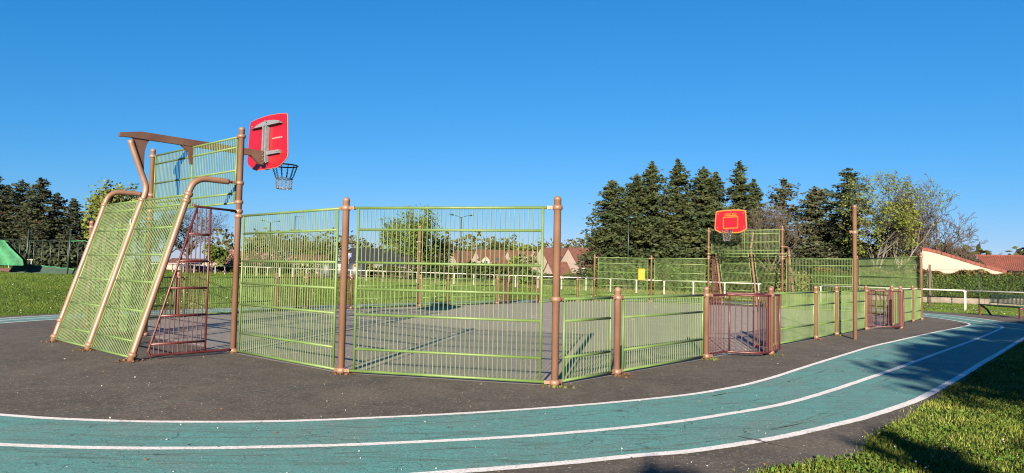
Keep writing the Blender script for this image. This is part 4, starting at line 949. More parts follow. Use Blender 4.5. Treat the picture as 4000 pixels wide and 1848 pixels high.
def chain_fence(pts, H, spacing, label, pitch=.13, start=0.0, wires=True, name='chain_link_fence', braces=()):
    o = pts[0]; t = thing(name, label, 'fence', (o[0], o[1], 0)); tot = sum((Vector(pts[i + 1]) - Vector(pts[i])).length for i in range(len(pts) - 1))
    mb = MB(); mb.tube([(0, 0, 0), (0, 0, H)], .035, 6); me = mb.mesh('post', 'darkgreen'); d = start
    while d <= tot + .01:
        p = along(pts, d); link('post', me, t, (p.x - o[0], p.y - o[1], GZ(p.x, p.y) - .02)); d += spacing
    for db, sgn in braces:
        p = along(pts, db); q = along(pts, db + sgn * 2.0); mb = MB(); mb.tube([(p.x - o[0], p.y - o[1], GZ(p.x, p.y) + H * .88), (q.x - o[0], q.y - o[1], GZ(q.x, q.y))], .03, 6); mb.build('brace', 'darkgreen', t)
    mb = MB()
    for i in range(len(pts) - 1):
        a, b = Vector(pts[i]), Vector(pts[i + 1])
        for h in (.05, H * .5, H - .06): mb.tube([(a.x - o[0], a.y - o[1], GZ(*a) + h), (b.x - o[0], b.y - o[1], GZ(*b) + h)], .006, 3, False)
        if wires:
            L = (b - a).length; n = int(L / pitch); k = (H - .1)
            for j in range(n):
                for sg in (1, -1):
                    x0 = j * pitch; x1 = x0 + sg * k
                    xa, xb = max(0, min(L, x0)), max(0, min(L, x1)); za = .05; zb = .05 + abs(xb - x0)
                    pa, pb = a.lerp(b, xa / L), a.lerp(b, xb / L)
                    mb.tube([(pa.x - o[0], pa.y - o[1], GZ(*pa) + za), (pb.x - o[0], pb.y - o[1], GZ(*pb) + zb)], .0028, 3, False)
    w = mb.build('wire_mesh', 'darkgreen', t); w['kind'] = 'stuff'
chain_fence([(0, 84), (11.3, 72.0), (24.6, 60.0), (34.4, 51.9), (42, 45.5)], 2.7, 3.3, 'green chain link fence in front of the spruces and clipped hedge', .22, 1.2, True, braces=((41.0, 1), (39.5, -1), (4.4, 1)))
def timber_post(x, y, h, label):
    t = thing('timber_post', label, 'post', (x, y, GZ(x, y) - .05)); mb = MB(); mb.tube([(0, 0, 0), (.02, 0, h)], [.075, .065], 8); mb.build('shaft', 'wood', t)
    mb = MB(); mb.tube([(.10, 0, h - .35), (.16, 0, h * .6), (.15, .05, 0.02)], .012, 4); mb.build('wire', 'galv', t)
timber_post(U(3632, 43.5), 43.5, 2.75, 'weathered timber post with a hanging wire, left of the bench')

# low wooden rails near the igloos
def wood_rail(Sx, d, n, label):
    x = U(Sx, d); t = thing('wooden_rail', label, 'fence', (x, d, GZ(x, d)))
    mb = MB(); mb.tube([(0, 0, 0), (0, 0, .75)], .11, 7); me = mb.mesh('post', 'wood')
    for i in range(n): link('post', me, t, (i * 1.9, 0, 0))
    for i in range(n - 1): mb = MB(); mb.tube([(i * 1.9, -.08, .55 + random.uniform(-.05, .05)), (i * 1.9 + 1.9, -.08, .55)], .06, 6); mb.build('rail', 'wood', t)
wood_rail(1190, 84, 4, 'low log rail left of the recycling igloos'); wood_rail(1345, 82, 5, 'low log rail in front of the recycling igloos')
# recycling igloos
def igloo(Sx, d, w, h, label, mark):
    x = U(Sx, d); t = thing('recycling_bin', label, 'recycling container', (x, d, GZ(x, d)), 0, 'grey recycling igloos')
    mb = MB(); r = w / 2; mb.lathe([(r * .92, .12), (r, .3), (r * .99, h * .5), (r * .93, h * .78), (r * .80, h * .92), (r * .45, h * .99), (.1, h)], 20); b = mb.build('body', 'bin', t)
    mb = MB(); mb.box(0, 0, .06, w * .7, w * .7, .12); mb.build('base', 'black', t)
    mb = MB(); mb.tube([(-.25, 0, h - .02), (-.25, 0, h + .14), (.25, 0, h + .14), (.25, 0, h - .02)], .03, 6); mb.build('lifting_eye', 'galv', t)
    if mark == 'yellow':
        mb = MB(); mb.tube([(0, -r * .86, h * .80), (0, -r * .95, h * .79)], .23, 14); mb.build('hatch_ring', 'yellow', b); mb = MB(); mb.tube([(0, -r * .95, h * .79), (0, -r * .965, h * .789)], .13, 12); mb.build('hatch', 'black', b)
    elif mark == 'green':
        for xx in (-.35, .25): mb = MB(); mb.tube([(xx, -r * .84, h * .80), (xx, -r * .93, h * .79)], .16, 14); mb.build('hatch_ring', 'fresh', b)
    else: mb = MB(); mb.box(0, -r * .93, h * .82, .8, .05, .10); mb.box(0, -r * .94, h * .72, .8, .05, .10); mb.build('label_plate', 'white', b)
igloo(1284, 90, 2.2, 2.15, 'grey recycling igloo with green hatches, left of three', 'green'); igloo(1335, 91, 1.9, 2.2, 'grey recycling igloo with white label, half behind the near post', 'white'); igloo(1398, 89, 2.6, 2.15, 'grey recycling igloo with yellow ringed hatch, right of three', 'yellow')
t = thing('parking_sign', 'small blue sign board above the recycling igloos', 'sign', (U(1364, 96), 96, GZ(-22, 96))); mb = MB(); mb.tube([(0, 0, 0), (0, 0, 3.3)], .03, 6); mb.build('pole', 'galv', t); mb = MB(); mb.box(0, -.04, 3.15, .75, .02, .6); pl = mb.build('plate', 'blue', t)
l = link('symbol', text_mesh("P", .5, 'white'), pl, (0, -.055, 3.15)); l.rotation_euler = (R(90), 0, 0)
# boulders
for i, (Sx, r) in enumerate(((742, 1.0), (790, .7), (812, .9), (850, .6))):
    x = U(Sx, 108); rs = np.random.default_rng(i + 3); mb = MB(); mb.lathe([(r * .9, -.2), (r, r * .3), (r * .85, r * .7), (r * .5, r * .95), (.1, r)], 9, smooth=False)
    mb.v = [(a * (1 + rs.uniform(-.15, .15)), b_ * (1 + rs.uniform(-.15, .15)), c * (1 + rs.uniform(-.1, .1))) for a, b_, c in mb.v]
    tag(mb.build('boulder', 'rock', None, (x, 108, GZ(x, 108))), ('largest pale boulder behind the rail, seen through the maroon grille', 'small pale boulder between two larger ones', 'pale boulder right of the small one', 'last pale boulder towards the tall post')[i], 'boulder', 'pale boulders behind the rail')

# ---------------------------------------------------------------- street lamps
def lamp_head(mb, x, y, z, dx, dy, L=.75, tilt=.12):
    a = math.atan2(dy, dx); n = 8
    prof = [(0, .05), (.12, .10), (.45, .19), (.8, .20), (1.0, .10)]
    vs = []; fs = []
    for u, w in prof:
        for j in range(n):
            b = 2 * math.pi * j / n; lx = u * L; ly = w * math.cos(b); lz = w * .42 * math.sin(b) + u * L * tilt
            vs.append((x + lx * math.cos(a) - ly * math.sin(a), y + lx * math.sin(a) + ly * math.cos(a), z + lz))
    for i in range(len(prof) - 1):
        for j in range(n): fs.append((i * n + j, i * n + (j + 1) % n, (i + 1) * n + (j + 1) % n, (i + 1) * n + j))
    fs += [tuple(reversed(range(n))), tuple(range((len(prof) - 1) * n, len(prof) * n))]; mb.add(vs, fs, True)
def double_lamp(Sx, d, H, label, sc_=1.0, gap=.75, ang=0.1):
    x = U(Sx, d); t = thing('street_lamp', label, 'street lamp', (x, d, GZ(x, d)), ang, 'green double headed street lamps')
    mb = MB(); mb.tube([(0, 0, 0), (0, 0, 1.3)], .12, 8); mb.tube([(0, 0, 1.3), (0, 0, H - .25)], [.09, .06], 8); mb.build('pole', 'darkgreen', t)
    for s in (-1, 1):
        mb = MB(); mb.tube([(0, 0, H - .3), (s * gap * .6, 0, H - .05)], .035, 6); mb.build('arm', 'darkgreen', t); mb = MB(); lamp_head(mb, s * gap * .6, 0, H - .05, s, 0, .72 * sc_); mb.build('lamp_head', 'darkgreen', t)
double_lamp(1054, 108, 8.3, 'double headed street lamp above the pink blossom', 1.0, 1.3, .5)
double_lamp(1800, 82, 8.0, 'double headed street lamp above the red roofs, seen through the big panel', 1.05, 1.2, .3)
double_lamp(3335, 66, 10.2, 'double headed lamp peeping over the top of the tall lone mast', 1.2, .6, .6)
def single_lamp(Sx, d, H, label, s=1.0):
    x = U(Sx, d); t = thing('single_lamp', label, 'street lamp', (x, d, GZ(x, d)), 0, 'green single dome lamps'); mb = MB(); mb.tube([(0, 0, 0), (0, 0, H * .25)], .10, 8); mb.tube([(0, 0, H * .25), (0, 0, H - .05)], [.075, .05], 8); mb.build('pole', 'darkgreen', t)
    mb = MB(); mb.tube([(0, 0, H - .12), (.1, 0, H + .02), (.35, 0, H + .05)], .04, 6); mb.build('arm', 'darkgreen', t)
    mb = MB(); mb.lathe([(.40 * s, -.16), (.42 * s, -.12), (.36 * s, .02), (.2 * s, .12), (.04, .16)], 12, (.30, 0, H)); mb.build('lamp_dome', 'darkgreen', t)
single_lamp(2455, 68, 7.2, 'tall green pole with dome lamp in front of the leftmost spruces', 1.0); single_lamp(1668, 76, 7.0, 'green dome lamp just behind the thin far side mast', .8)
single_lamp(1060, 112, 6.0, 'small dome lamp on a dark pole below the left double lamp', .8)
t = thing('light_pole', 'plain green pole rising between the budding trees', 'pole', (U(1150, 96), 96, GZ(-30, 96))); mb = MB(); mb.tube([(0, 0, 0), (0, 0, 2.6)], .13, 8); mb.tube([(0, 0, 2.6), (0, 0, 8.3)], [.07, .05], 8); mb.build('shaft', 'darkgreen', t); mb = MB(); mb.tube([(0, 0, 8.25), (.9, 0, 8.2)], .03, 5); mb.build('arm', 'darkgreen', t)
t = thing('torch_lamp', 'twin upward torch lamps in front of the first red roof', 'street lamp', (U(1749, 100), 100, GZ(-9, 100))); mb = MB(); mb.tube([(0, 0, 0), (0, 0, 3.7)], .05, 6); mb.build('pole', 'black', t); mb = MB(); mb.tube([(-.6, 0, 3.6), (.6, 0, 3.6)], .04, 6); mb.build('crossbar', 'black', t)
for s in (-.52, .52): mb = MB(); mb.lathe([(.05, 0), (.09, .3), (.36, .66), (.37, .70)], 10, (s, 0, 3.6)); mb.build('lamp_cone', 'black', t)

# ---------------------------------------------------------------- houses
def house(x, y, w, dp, eave, ridge, rz, label, wallm='cream', roofm='tile', overhang=.35, dormer=None, skylights=(), chimney=False, windows=(), group='red roofed cream houses', lean_to=None):
    """ridge along local x; w = length along ridge, dp = depth; gables at both ends"""
    t = thing('house', label, 'house', (x, y, GZ(x, y) - .1), rz, group)
    mb = MB(); hw, hd = w / 2, dp / 2
    vs = [(-hw, -hd, 0), (hw, -hd, 0), (hw, hd, 0), (-hw, hd, 0), (-hw, -hd, eave), (hw, -hd, eave), (hw, hd, eave), (-hw, hd, eave), (-hw, 0, ridge), (hw, 0, ridge)]
    mb.add(vs, [(0, 1, 5, 4), (2, 3, 7, 6), (1, 2, 6, 9, 5), (3, 0, 4, 8, 7), (0, 3, 2, 1)]); mb.build('walls', wallm, t)
    k = (ridge - eave) / hd; oy = hd + overhang; th = .16
    for s in (-1, 1):
        mb = MB(); a = [(-hw - .15, s * .02, ridge + .05), (hw + .15, s * .02, ridge + .05), (hw + .15, s * oy, eave - k * overhang + .05), (-hw - .15, s * oy, eave - k * overhang + .05)]
        b = [(p[0], p[1], p[2] + th) for p in a]; f = [(0, 1, 2, 3), (7, 6, 5, 4), (0, 4, 5, 1), (1, 5, 6, 2), (2, 6, 7, 3), (3, 7, 4, 0)]
        if s < 0: f = [tuple(reversed(q)) for q in f]
        mb.add(a + b, f); rf = mb.build('roof', roofm, t)
        if s < 0:
            for (u, v) in skylights:
                mb = MB(); yy = -oy * v; zz = ridge - (ridge - eave) * (abs(yy) / hd) + .05 + th; sx, sy = .9, .95
                c = [(u - sx / 2, yy + sy / 2, 0), (u + sx / 2, yy + sy / 2, 0), (u + sx / 2, yy - sy / 2, 0), (u - sx / 2, yy - sy / 2, 0)]
                mb.prism([(p[0], p[1], ridge - k * abs(p[1]) + .05 + th + .01) for p in c], (0, -k, 1), .06); mb.build('skylight', 'glass', rf)
            if dormer:
                u = dormer; yy = -hd - .02; dw, dh = 1.7, 1.9; z0 = eave - .5; mb = MB()
                mb.prism([(u - dw / 2, yy, z0), (u + dw / 2, yy, z0), (u + dw / 2, yy, z0 + dh), (u, yy, z0 + dh + .75), (u - dw / 2, yy, z0 + dh)], (0, 1, 0), 2.2); dm = mb.build('dormer', wallm, t)
                mb = MB(); mb.prism([(u - dw / 2 - .2, yy - .15, z0 + dh - .12), (u, yy - .15, z0 + dh + .82), (u + dw / 2 + .2, yy - .15, z0 + dh - .12), (u + dw / 2 + .2, yy - .15, z0 + dh + .02), (u, yy - .15, z0 + dh + .97), (u - dw / 2 - .2, yy - .15, z0 + dh + .02)], (0, 1, 0), 2.4); mb.build('dormer_roof', roofm, dm)
                mb = MB(); mb.box(u, yy - .02, z0 + 1.15, .85, .06, 1.25); mb.build('window', 'white', dm)
                mb = MB(); mb.box(u - .2, yy - .06, z0 + 1.15, .34, .02, 1.1); mb.box(u + .2, yy - .06, z0 + 1.15, .34, .02, 1.1); mb.build('pane', 'glass', dm)
    for (u, z, ww, hh) in windows:
        mb = MB(); mb.box(u, -hd - .02, z, ww + .16, .08, hh + .16); f = mb.build('window', 'white', t); mb = MB(); mb.box(u - ww / 4, -hd - .065, z, ww / 2 - .05, .02, hh); mb.box(u + ww / 4, -hd - .065, z, ww / 2 - .05, .02, hh); mb.build('pane', 'glass', f)
    mb = MB(); mb.tube([(-hw, -oy - .04, eave - k * overhang), (hw, -oy - .04, eave - k * overhang)], .07, 6); mb.build('gutter', 'white', t)
    if chimney: mb = MB(); mb.box(hw * .6, .2, ridge + .5, .6, .6, 1.4); mb.box(hw * .6, .2, ridge + 1.22, .75, .75, .1); mb.build('chimney', wallm, t)
    return t
GZH = lambda x, y: GZ(x, y) - .1
# positions come from the street plan: gables face the camera's right, eaves face the pitch
house(U(1802, 150), 151, 4.2, 7.2, 2.9, 5.6, R(24), 'red roofed house with one gable, left of the row, under the double lamp', skylights=())
house(U(1915, 146), 148, 6.4, 8.0, 2.5, 5.9, R(24), 'second red roofed house with small skylight and small front dormer', skylights=((.6, .62),), dormer=-2.6)
house(U(1965, 146), 145, 5.0, 5.2, 1.6, 3.7, R(24), 'low red roofed wing between the second and third houses')
house(U(2040, 146), 148, 6.6, 8.0, 2.3, 5.9, R(24), 'third red roofed house with a pink dormer, behind the white flowering tree', dormer=1.6)
house(U(2172, 140), 142, 6.6, 8.6, 2.9, 6.5, R(24), 'largest red roofed house, seen right and left of the tall near post', skylights=((.4, .6),))
house(U(2205, 136), 135, 7.0, 5.4, .9, 3.6, R(24), 'low red roofed wing joining the last two houses')
house(U(2282, 134), 136, 6.4, 8.4, 2.9, 6.4, R(24), 'last red roofed house against the spruces, with dormer and two skylights', dormer=1.6, skylights=((-1.2, .62), (-.1, .62)), windows=((2.6, 2.0, 1.0, 1.1),))
house(U(1475, 126), 128, 10.0, 7.6, 2.3, 4.9, R(12), 'house with dark slate roof and white gable behind the recycling igloos', 'palewall', 'slate', chimney=True, windows=((-3, 1.5, 1.0, 1.0), (0, 1.5, 1.0, 1.0)), group='other background houses')
house(U(845, 132), 133, 6.0, 6.0, 1.6, 3.4, R(-60), 'cream house with dark gable left of the tall near post', 'palewall', 'slate', windows=((0, 1.2, 1.2, 1),), group='other background houses')
house(U(770, 140), 140, 9.0, 6.0, 1.4, 2.2, R(5), 'long pale house behind the boulders', 'palewall', 'tile', windows=((-2, 1.2, 1, .9), (2, 1.2, 1, .9)), group='other background houses')
house(U(165, 150), 150, 7.0, 7.0, 2.2, 5.0, R(-55), 'red roofed house seen under the left pines', 'palewall', 'tile', group='other background houses')
house(U(95, 158), 158, 7.0, 7.0, 2.2, 4.4, R(-55), 'brown roofed house behind the green net', 'palewall', 'tile', group='other background houses')
house(U(960, 150), 152, 8.0, 7.0, 2.2, 4.2, R(15), 'pale house hidden behind pink blossom', 'palewall', 'tile', group='other background houses')
house(U(1215, 128), 128, 7.0, 6.0, 2.0, 3.4, R(10), 'pale house behind the white blossom', 'palewall', 'tile', windows=((0, 1.2, 1, .9),), group='other background houses')
house(U(1560, 122), 122, 5.0, 5.0, 1.9, 3.4, R(10), 'small pale house hidden by the large budding tree', 'palewall', 'slate', group='other background houses')
# antennas
for Sx, d, z0, lb in ((2258, 136, 5.0, 'aerial on the last red roof'), (1780, 150, 5.2, 'aerial above the first red roof'), (1917, 148, 6.0, 'aerial on the second red roof')):
    x = U(Sx, d); t = thing('aerial', lb, 'aerial', (x, d, z0)); mb = MB(); mb.tube([(0, 0, 0), (0, 0, 3.2)], .025, 4); mb.build('mast', 'galv', t)
    mb = MB(); mb.tube([(-.9, 0, 3.0), (1.0, 0, 3.0)], .02, 4); [mb.tube([(-.8 + .3 * i, -.25, 3.0), (-.8 + .3 * i, .25, 3.0)], .012, 3) for i in range(6)]; mb.tube([(-.5, 0, 2.2), (.5, 0, 2.2)], .02, 4); mb.build('elements', 'galv', t)

# low house at the right with monopitch gable and canal tiles
def tiled_house():
    d0 = 61.0; xL = U(3604, d0); t = thing('tiled_house', 'low pale house with red canal tiles behind the clipped hedge', 'house', (xL, d0, GZ(xL, d0)), 0)
    prof = [(0, 4.62), (.95, 4.40), (2.0, 4.04), (2.95, 3.70), (3.9, 3.36), (5.0, 3.00), (6.0, 2.72)]
    cr, sr = math.cos(R(-30)), math.sin(R(-30)); T = lambda p: (p[0] * cr - p[1] * sr, p[0] * sr + p[1] * cr, p[2])
    def tb(mb, nm, m, par=t): mb.v = [T(p) for p in mb.v]; return mb.build(nm, m, par)
    mb = MB(); mb.prism([(0, 0, 0), (6.0, 0, 0)] + [(x, 0, z - .12) for x, z in reversed(prof)], (0, 1, 0), .3); w = tb(mb, 'gable_wall', 'cream')
    mb = MB(); mb.box(.16, 3.4, 2.15, .3, 6.2, 4.3); tb(mb, 'side_wall', 'cream')
    n = 17; XE = 6.0
    def pz(x):
        for (a, za), (b, zb) in zip(prof, prof[1:]):
            if x <= b: return za + (zb - za) * (x - a) / (b - a)
        return prof[-1][1]
    for i in range(n):
        x0, x1 = XE * i / n, XE * (i + 1) / n + .05; lift = .012 * (i % 2); xe = min(XE, x1)
        mb = MB(); mb.prism([(x0, -.06, pz(x0) - .20 + lift), (x1, -.06, pz(xe) - .20 + lift), (x1, -.06, pz(xe) + .06 + lift), (x0, -.06, pz(x0) + .06 + lift)], (0, 1, 0), .42); tb(mb, 'verge_tile', 'redtile', w)
    mb = MB(); vs = []; fs = []; m = len(prof); ny_ = 26
    for j in range(ny_ * 4 + 1):
        y = .3 + 6.4 * j / (ny_ * 4)
        for x, z in prof: vs.append((x, y, z + .045 * abs(math.sin(math.pi * j / 4))))
    for j in range(ny_ * 4):
        for i in range(m - 1): fs.append((j * m + i, j * m + i + 1, (j + 1) * m + i + 1, (j + 1) * m + i))
    mb.add(vs, fs, True); r = tb(mb, 'roof_slope', 'redtile'); r['kind'] = 'stuff'
    # main wing: slope facing the camera with canal tile rows, stepped courses
    xr0, xr1, y0, y1, z0, z1 = 6.3, 20.0, 2.0, 7.6, 2.72, 4.28
    mb = MB(); vs = []; fs = []; cols = int((xr1 - xr0) / .11); rows = 15
    for k in range(rows):
        for e in (0, 1):
            f = (k + e) / rows; y = y0 + (y1 - y0) * f; zb = z0 + (z1 - z0) * f - (0.0 if e else -.0) + (.05 if e == 0 else -.01)
            for i in range(cols + 1):
                x = xr0 + (xr1 - xr0) * i / cols + random.uniform(-.004, .004); xl = 7.6 + 2.1 * f; x = xl + (xr1 - xl) * i / cols; vs.append((x, y, zb + .07 * abs(math.sin(math.pi * i / 2)) ** .8 + random.uniform(-.006, .006)))
    m = cols + 1
    for k in range(rows * 2 - 1):
        for i in range(cols): fs.append((k * m + i, k * m + i + 1, (k + 1) * m + i + 1, (k + 1) * m + i))
    mb.add(vs, fs); r = mb.build('roof_tiles', 'redtile', t); r['kind'] = 'stuff'
    for i in range(30):
        x = 9.6 + i * .36; mb = MB(); mb.tube([(x, y1, z1 + .06), (x + .5, y1, z1 + .075)], .10, 7); mb.build('ridge_tile', 'redtile', r)
    mb = MB(); mb.box(15.0, y0 + 3.4, 1.3, 9.8, 4.0, 2.6); mb.build('wing_walls', 'cream', t)
tiled_house()

# ---------------------------------------------------------------- bench at the right
def bench():
    a = Vector((22.05, 33.05)); b = Vector((22.02, 30.25)); d = b - a; L = d.length; ang = math.atan2(d.y, d.x)
    t = thing('park_bench', 'green slatted metal bench with rusty brown legs beside the lane', 'bench', (a.x, a.y, GZ(a.x, a.y) + .005), ang)
    for i in range(5): mb = MB(); mb.box(L / 2, .06 + i * .092, .52 - .012 * i, L, .078, .045); mb.build('seat_slat', 'benchgreen', t)
    n = 32; bk = thing('x', None, None); bk.name = 'backrest'; bk.parent = t; bk.location = (0, .52, .55)
    tilt = R(14)
    for z in (.06, .44): mb = MB(); mb.tube([(.06, math.sin(tilt) * z, z), (L - .06, math.sin(tilt) * z, z)], .018, 6); mb.build('back_rail', 'benchgreen', bk)
    mb = MB(); mb.box(0, math.sin(tilt) * .25, .25, .045, .012, .40); me = mb.mesh('back_slat', 'benchgreen')
    for i in range(n): link('back_slat', me, bk, (.10 + (L - .2) * i / (n - 1), 0, 0))
    for x in (.08, L - .08):
        mb = MB(); mb.box(x, .05, .24, .07, .07, .48); lg = mb.build('leg', 'maroon', t)
        mb = MB(); mb.tube([(x, .02, .47), (x, .22, .42), (x, .40, .28), (x, .58, .0)], .042, 6); mb.build('curved_leg', 'maroon', t)
        mb = MB(); mb.tube([(x, .46, .47), (x, .54, .62), (x, .64, 1.02)], .022, 6); mb.build('back_support', 'benchgreen', t)
bench()

# ---------------------------------------------------------------- throwing cage with green net at the left
def cage():
    d = 68; x0 = U(109, d); t = thing('throwing_cage', 'tall green fenced throwing cage in front of the left pines', 'sports cage', (x0, d, GZ(x0, d) - .02))
    mb = MB(); mb.tube([(0, 0, 0), (.12, 0, 4.3)], .07, 8); me = mb.mesh('main_post', 'darkgreen')
    for Sx in (106, 270): link('main_post', me, t, (U(Sx, d) - x0, 0, 0))
    mb = MB(); mb.tube([(0, 0, 0), (0, 0, 3.9)], .05, 6); me = mb.mesh('post', 'darkgreen')
    for i, Sx in enumerate((20, 52, 80, 117, 135, 167, 200, 233, 267, 307, 345, 390)):
        dd = 92 + 3 * math.sin(i); link('post', me, t, (U(Sx, dd) - x0, dd - d, GZ(U(Sx, dd), dd) - GZ(x0, d)))
    mb = MB()
    for z in (3.85, 2.0): mb.tube([(U(20, 92) - x0, 24, z + .2), (U(390, 92) - x0, 24, z)], .022, 4)
    mb.build('top_wire', 'darkgreen', t)
    # rolled dark net skirt along the ground
    mb = MB(); vs = []; n = 24
    for i in range(n + 1):
        Sx = 62 + (300 - 62) * i / n; x = U(Sx, d + .8) - x0; h = .95 - .45 * i / n + .04 * math.sin(i * 1.3)
        vs += [(x - .5 * (1 - i / n) * 1.0, .6, 0), (x, .9, h)]
    fs = [(2 * i, 2 * i + 2, 2 * i + 3, 2 * i + 1) for i in range(n)]; mb.add(vs, fs); mb.build('net_skirt', 'netdark', t)
    mb = MB(); mb.tube([vs[2 * i + 1] for i in range(n + 1)], .05, 5); mb.build('net_hem', 'net', t)
    # green rope tapes
    for pts in ([(4.1, 8, 2.3), (4.15, 8, 1.6), (4.3, 8, 1.0), (4.4, 8, .2)], [(-1.0 + 1.2, 6, 3.4), (.0 + 1.9, 6, 3.5), (2.3, 6, 3.35), (2.5, 6, 2.9)], [(4.7, 6, 2.6), (5.6, 6, 3.2), (6.8, 6, 3.45), (8, 6, 3.3)]):
        mb = MB(); mb.tube([Vector(p) for p in pts], .05, 5); mb.build('net_tape', 'net', t)
cage()
def net_heap():
    d = 66; x0 = U(-90, d); t = thing('safety_net', 'bright green safety net draped at the left edge', 'net', (x0, d, GZ(x0, d)))
    nx_, nz = 90, 46; W_ = U(75, d) - x0; vs = []; fs = []
    for j in range(nz + 1):
        f = j / nz
        for i in range(nx_ + 1):
            g = i / nx_; top = 3.05; right = 1 - .30 * max(0, (f - .25)) / .75 * 1.0
            x = W_ * min(g, 1) * (right if g > 0 else 1); zz = .75 + (top - .75) * f + (.12 * math.sin(g * 9) if f > .9 else 0) - .25 * g ** 6 * f
            yy = .5 * math.sin(g * 14 + f * 2) * .35 + .6 * (1 - f) ; vs.append((x, yy, zz))
    m = nx_ + 1
    # real strands: diagonal threads as narrow quads
    V = np.array(vs).reshape(nz + 1, m, 3); q = []
    def strand(a, b, w=.020):
        u = (b - a); u /= np.linalg.norm(u) + 1e-9; nn = np.cross(u, [0, -1, 0]); nn /= np.linalg.norm(nn) + 1e-9; q.extend([a - nn * w, b - nn * w, b + nn * w, a + nn * w])
    for j in range(nz):
        for i in range(nx_):
            strand(V[j, i], V[j + 1, i + 1]); strand(V[j + 1, i], V[j, i + 1])
    o = link('netting', np_mesh('netting', np.array(q), 4, 'net'), t); o['kind'] = 'stuff'
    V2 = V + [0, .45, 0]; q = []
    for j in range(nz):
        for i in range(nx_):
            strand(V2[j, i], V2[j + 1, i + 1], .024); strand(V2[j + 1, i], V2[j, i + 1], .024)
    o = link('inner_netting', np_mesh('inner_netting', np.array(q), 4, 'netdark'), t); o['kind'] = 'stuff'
    mb = MB(); mb.tube([tuple(V[nz, i]) for i in range(0, m, 3)], .04, 5); mb.build('top_rope', 'net', t); mb = MB(); mb.tube([tuple(V[0, i]) for i in range(0, m, 3)], .05, 5); mb.build('hem', 'net', t)
net_heap()
polyfill('running_track', [(U(-400, 80), 84), (U(66, 69), 69.5), (U(90, 84), 84), (U(90, 90), 92), (U(-400, 95), 97)], 0.0, 'redtrack', label='red athletics track surface at the far left', kind='structure')
for v in [o for o in col.objects if o.name == 'running_track'][0].data.vertices: v.co.z = GZ(v.co.x, v.co.y) + .05
barrier([(U(60, 98), 97.0), (U(146, 93), 92.6)], 7.0, 'short white rail with a thick end post behind the green net', 0, 1.25)
# car behind the rail
def car():
    d = 111; x = U(766, d); t = thing('parked_car', 'dark blue parked car behind the boulders', 'car', (x, d, GZ(x, d)), R(8))
    mb = MB(); mb.prism([(-2.1, -.85, .35), (2.1, -.85, .35), (2.15, -.85, .75), (1.9, -.85, .92), (1.0, -.85, 1.0), (.45, -.85, 1.42), (-1.1, -.85, 1.45), (-1.75, -.85, 1.02), (-2.1, -.85, .95)], (0, 1, 0), 1.7); mb.build('body', 'carpaint', t)
    mb = MB(); mb.prism([(-1.55, -.86, 1.02), (.9, -.86, 1.02), (.42, -.86, 1.36), (-1.05, -.86, 1.38)], (0, 1, 0), 1.72); mb.build('windows', 'glass', t)
    for xx in (-1.3, 1.3):
        for yy in (-.8, .8): mb = MB(); mb.tube([(xx, yy - .1, .32), (xx, yy + .1, .32)], .32, 14); w = mb.build('wheel', 'black', t); mb = MB(); mb.tube([(xx, yy - .12, .32), (xx, yy + .12, .32)], .18, 10); mb.build('rim', 'galv', w)
    for yy in (-.6, .6): mb = MB(); mb.box(2.08, yy, .72, .1, .3, .14); mb.build('headlight', 'white', t)
car()

# ---------------------------------------------------------------- grass
def pip(px, py, poly):
    c = np.zeros(len(px), bool); n = len(poly)
    for i in range(n):
        x1, y1 = poly[i]; x2, y2 = poly[(i + 1) % n]
        k = ((y1 > py) != (y2 > py)); xx = (x2 - x1) * (py - y1) / (y2 - y1 + 1e-12) + x1; c ^= k & (px < xx)
    return c
def blades(px, py, h, w, rs, lean=.6):
    n = len(px); a = rs.random(n) * 2 * math.pi; b = rs.random(n) * 2 * math.pi; hh = h * rs.uniform(.5, 1.25, n); ww = w * rs.uniform(.7, 1.3, n)
    z = gz(px, py); L = hh * lean * rs.random(n)
    p0 = np.stack([px - np.cos(a) * ww, py - np.sin(a) * ww, z - .012], 1); p1 = np.stack([px + np.cos(a) * ww, py + np.sin(a) * ww, z - .012], 1)
    p2 = np.stack([px + np.cos(b) * L, py + np.sin(b) * L, z + hh], 1)
    return np.stack([p0, p1, p2], 1).reshape(-1, 3)
rs = np.random.default_rng(55)
edge = list(re)
gpoly = [(0.3, 3.0)] + [p for p in edge if p[1] < 26] + [(26, 24), (26, 3)]
def scatter(n, x0, x1, y0, y1, fall):
    u = rs.random(n); y = y0 * (y1 / y0) ** u if fall else y0 + (y1 - y0) * u
    x = x0 + (x1 - x0) * rs.random(n); return x, y
# near right verge
xs_, ys_ = scatter(260000, .8, 20, 5.0, 25, True); keep = pip(xs_, ys_, gpoly) & (xs_ < ys_ * .82); xs_, ys_ = xs_[keep], ys_[keep]
clump = np.sin(xs_ * 9.1 + 3 * np.sin(ys_ * 4.3)) * np.sin(ys_ * 8.3 + 2 * np.sin(xs_ * 5.1)); hgt = .018 + .026 * (clump > .15) * (1 + .4 * np.sin(xs_ * 5)) + .010 * np.sin(xs_ * 2.1) ** 2
tag(link('verge_grass', np_mesh('verge_grass', blades(xs_, ys_, hgt, .0042 * np.maximum(1, ys_ / 9), rs, 1.1), 3, 'blade')), 'rough sunlit grass and clover on the verge at the lower right', kind='stuff')
# broad clover leaves near
xs_, ys_ = scatter(70000, .8, 14, 5.0, 14, True); keep = pip(xs_, ys_, gpoly) & (xs_ < ys_ * .82) & (np.sin(xs_ * 3.3 + 2 * np.sin(ys_ * 2.1)) * np.sin(ys_ * 3.7) > -.2); xs_, ys_ = xs_[keep], ys_[keep]
cl = np.stack([xs_, ys_, .012 + .035 * rs.random(len(xs_))], 1)
tag(link('clover', np_mesh('clover', quads(cl, np.full(len(cl), .021), up=.35, rs=rs, asp=1.15), 4, 'bladefar')), 'clover leaves among the verge grass', kind='stuff')
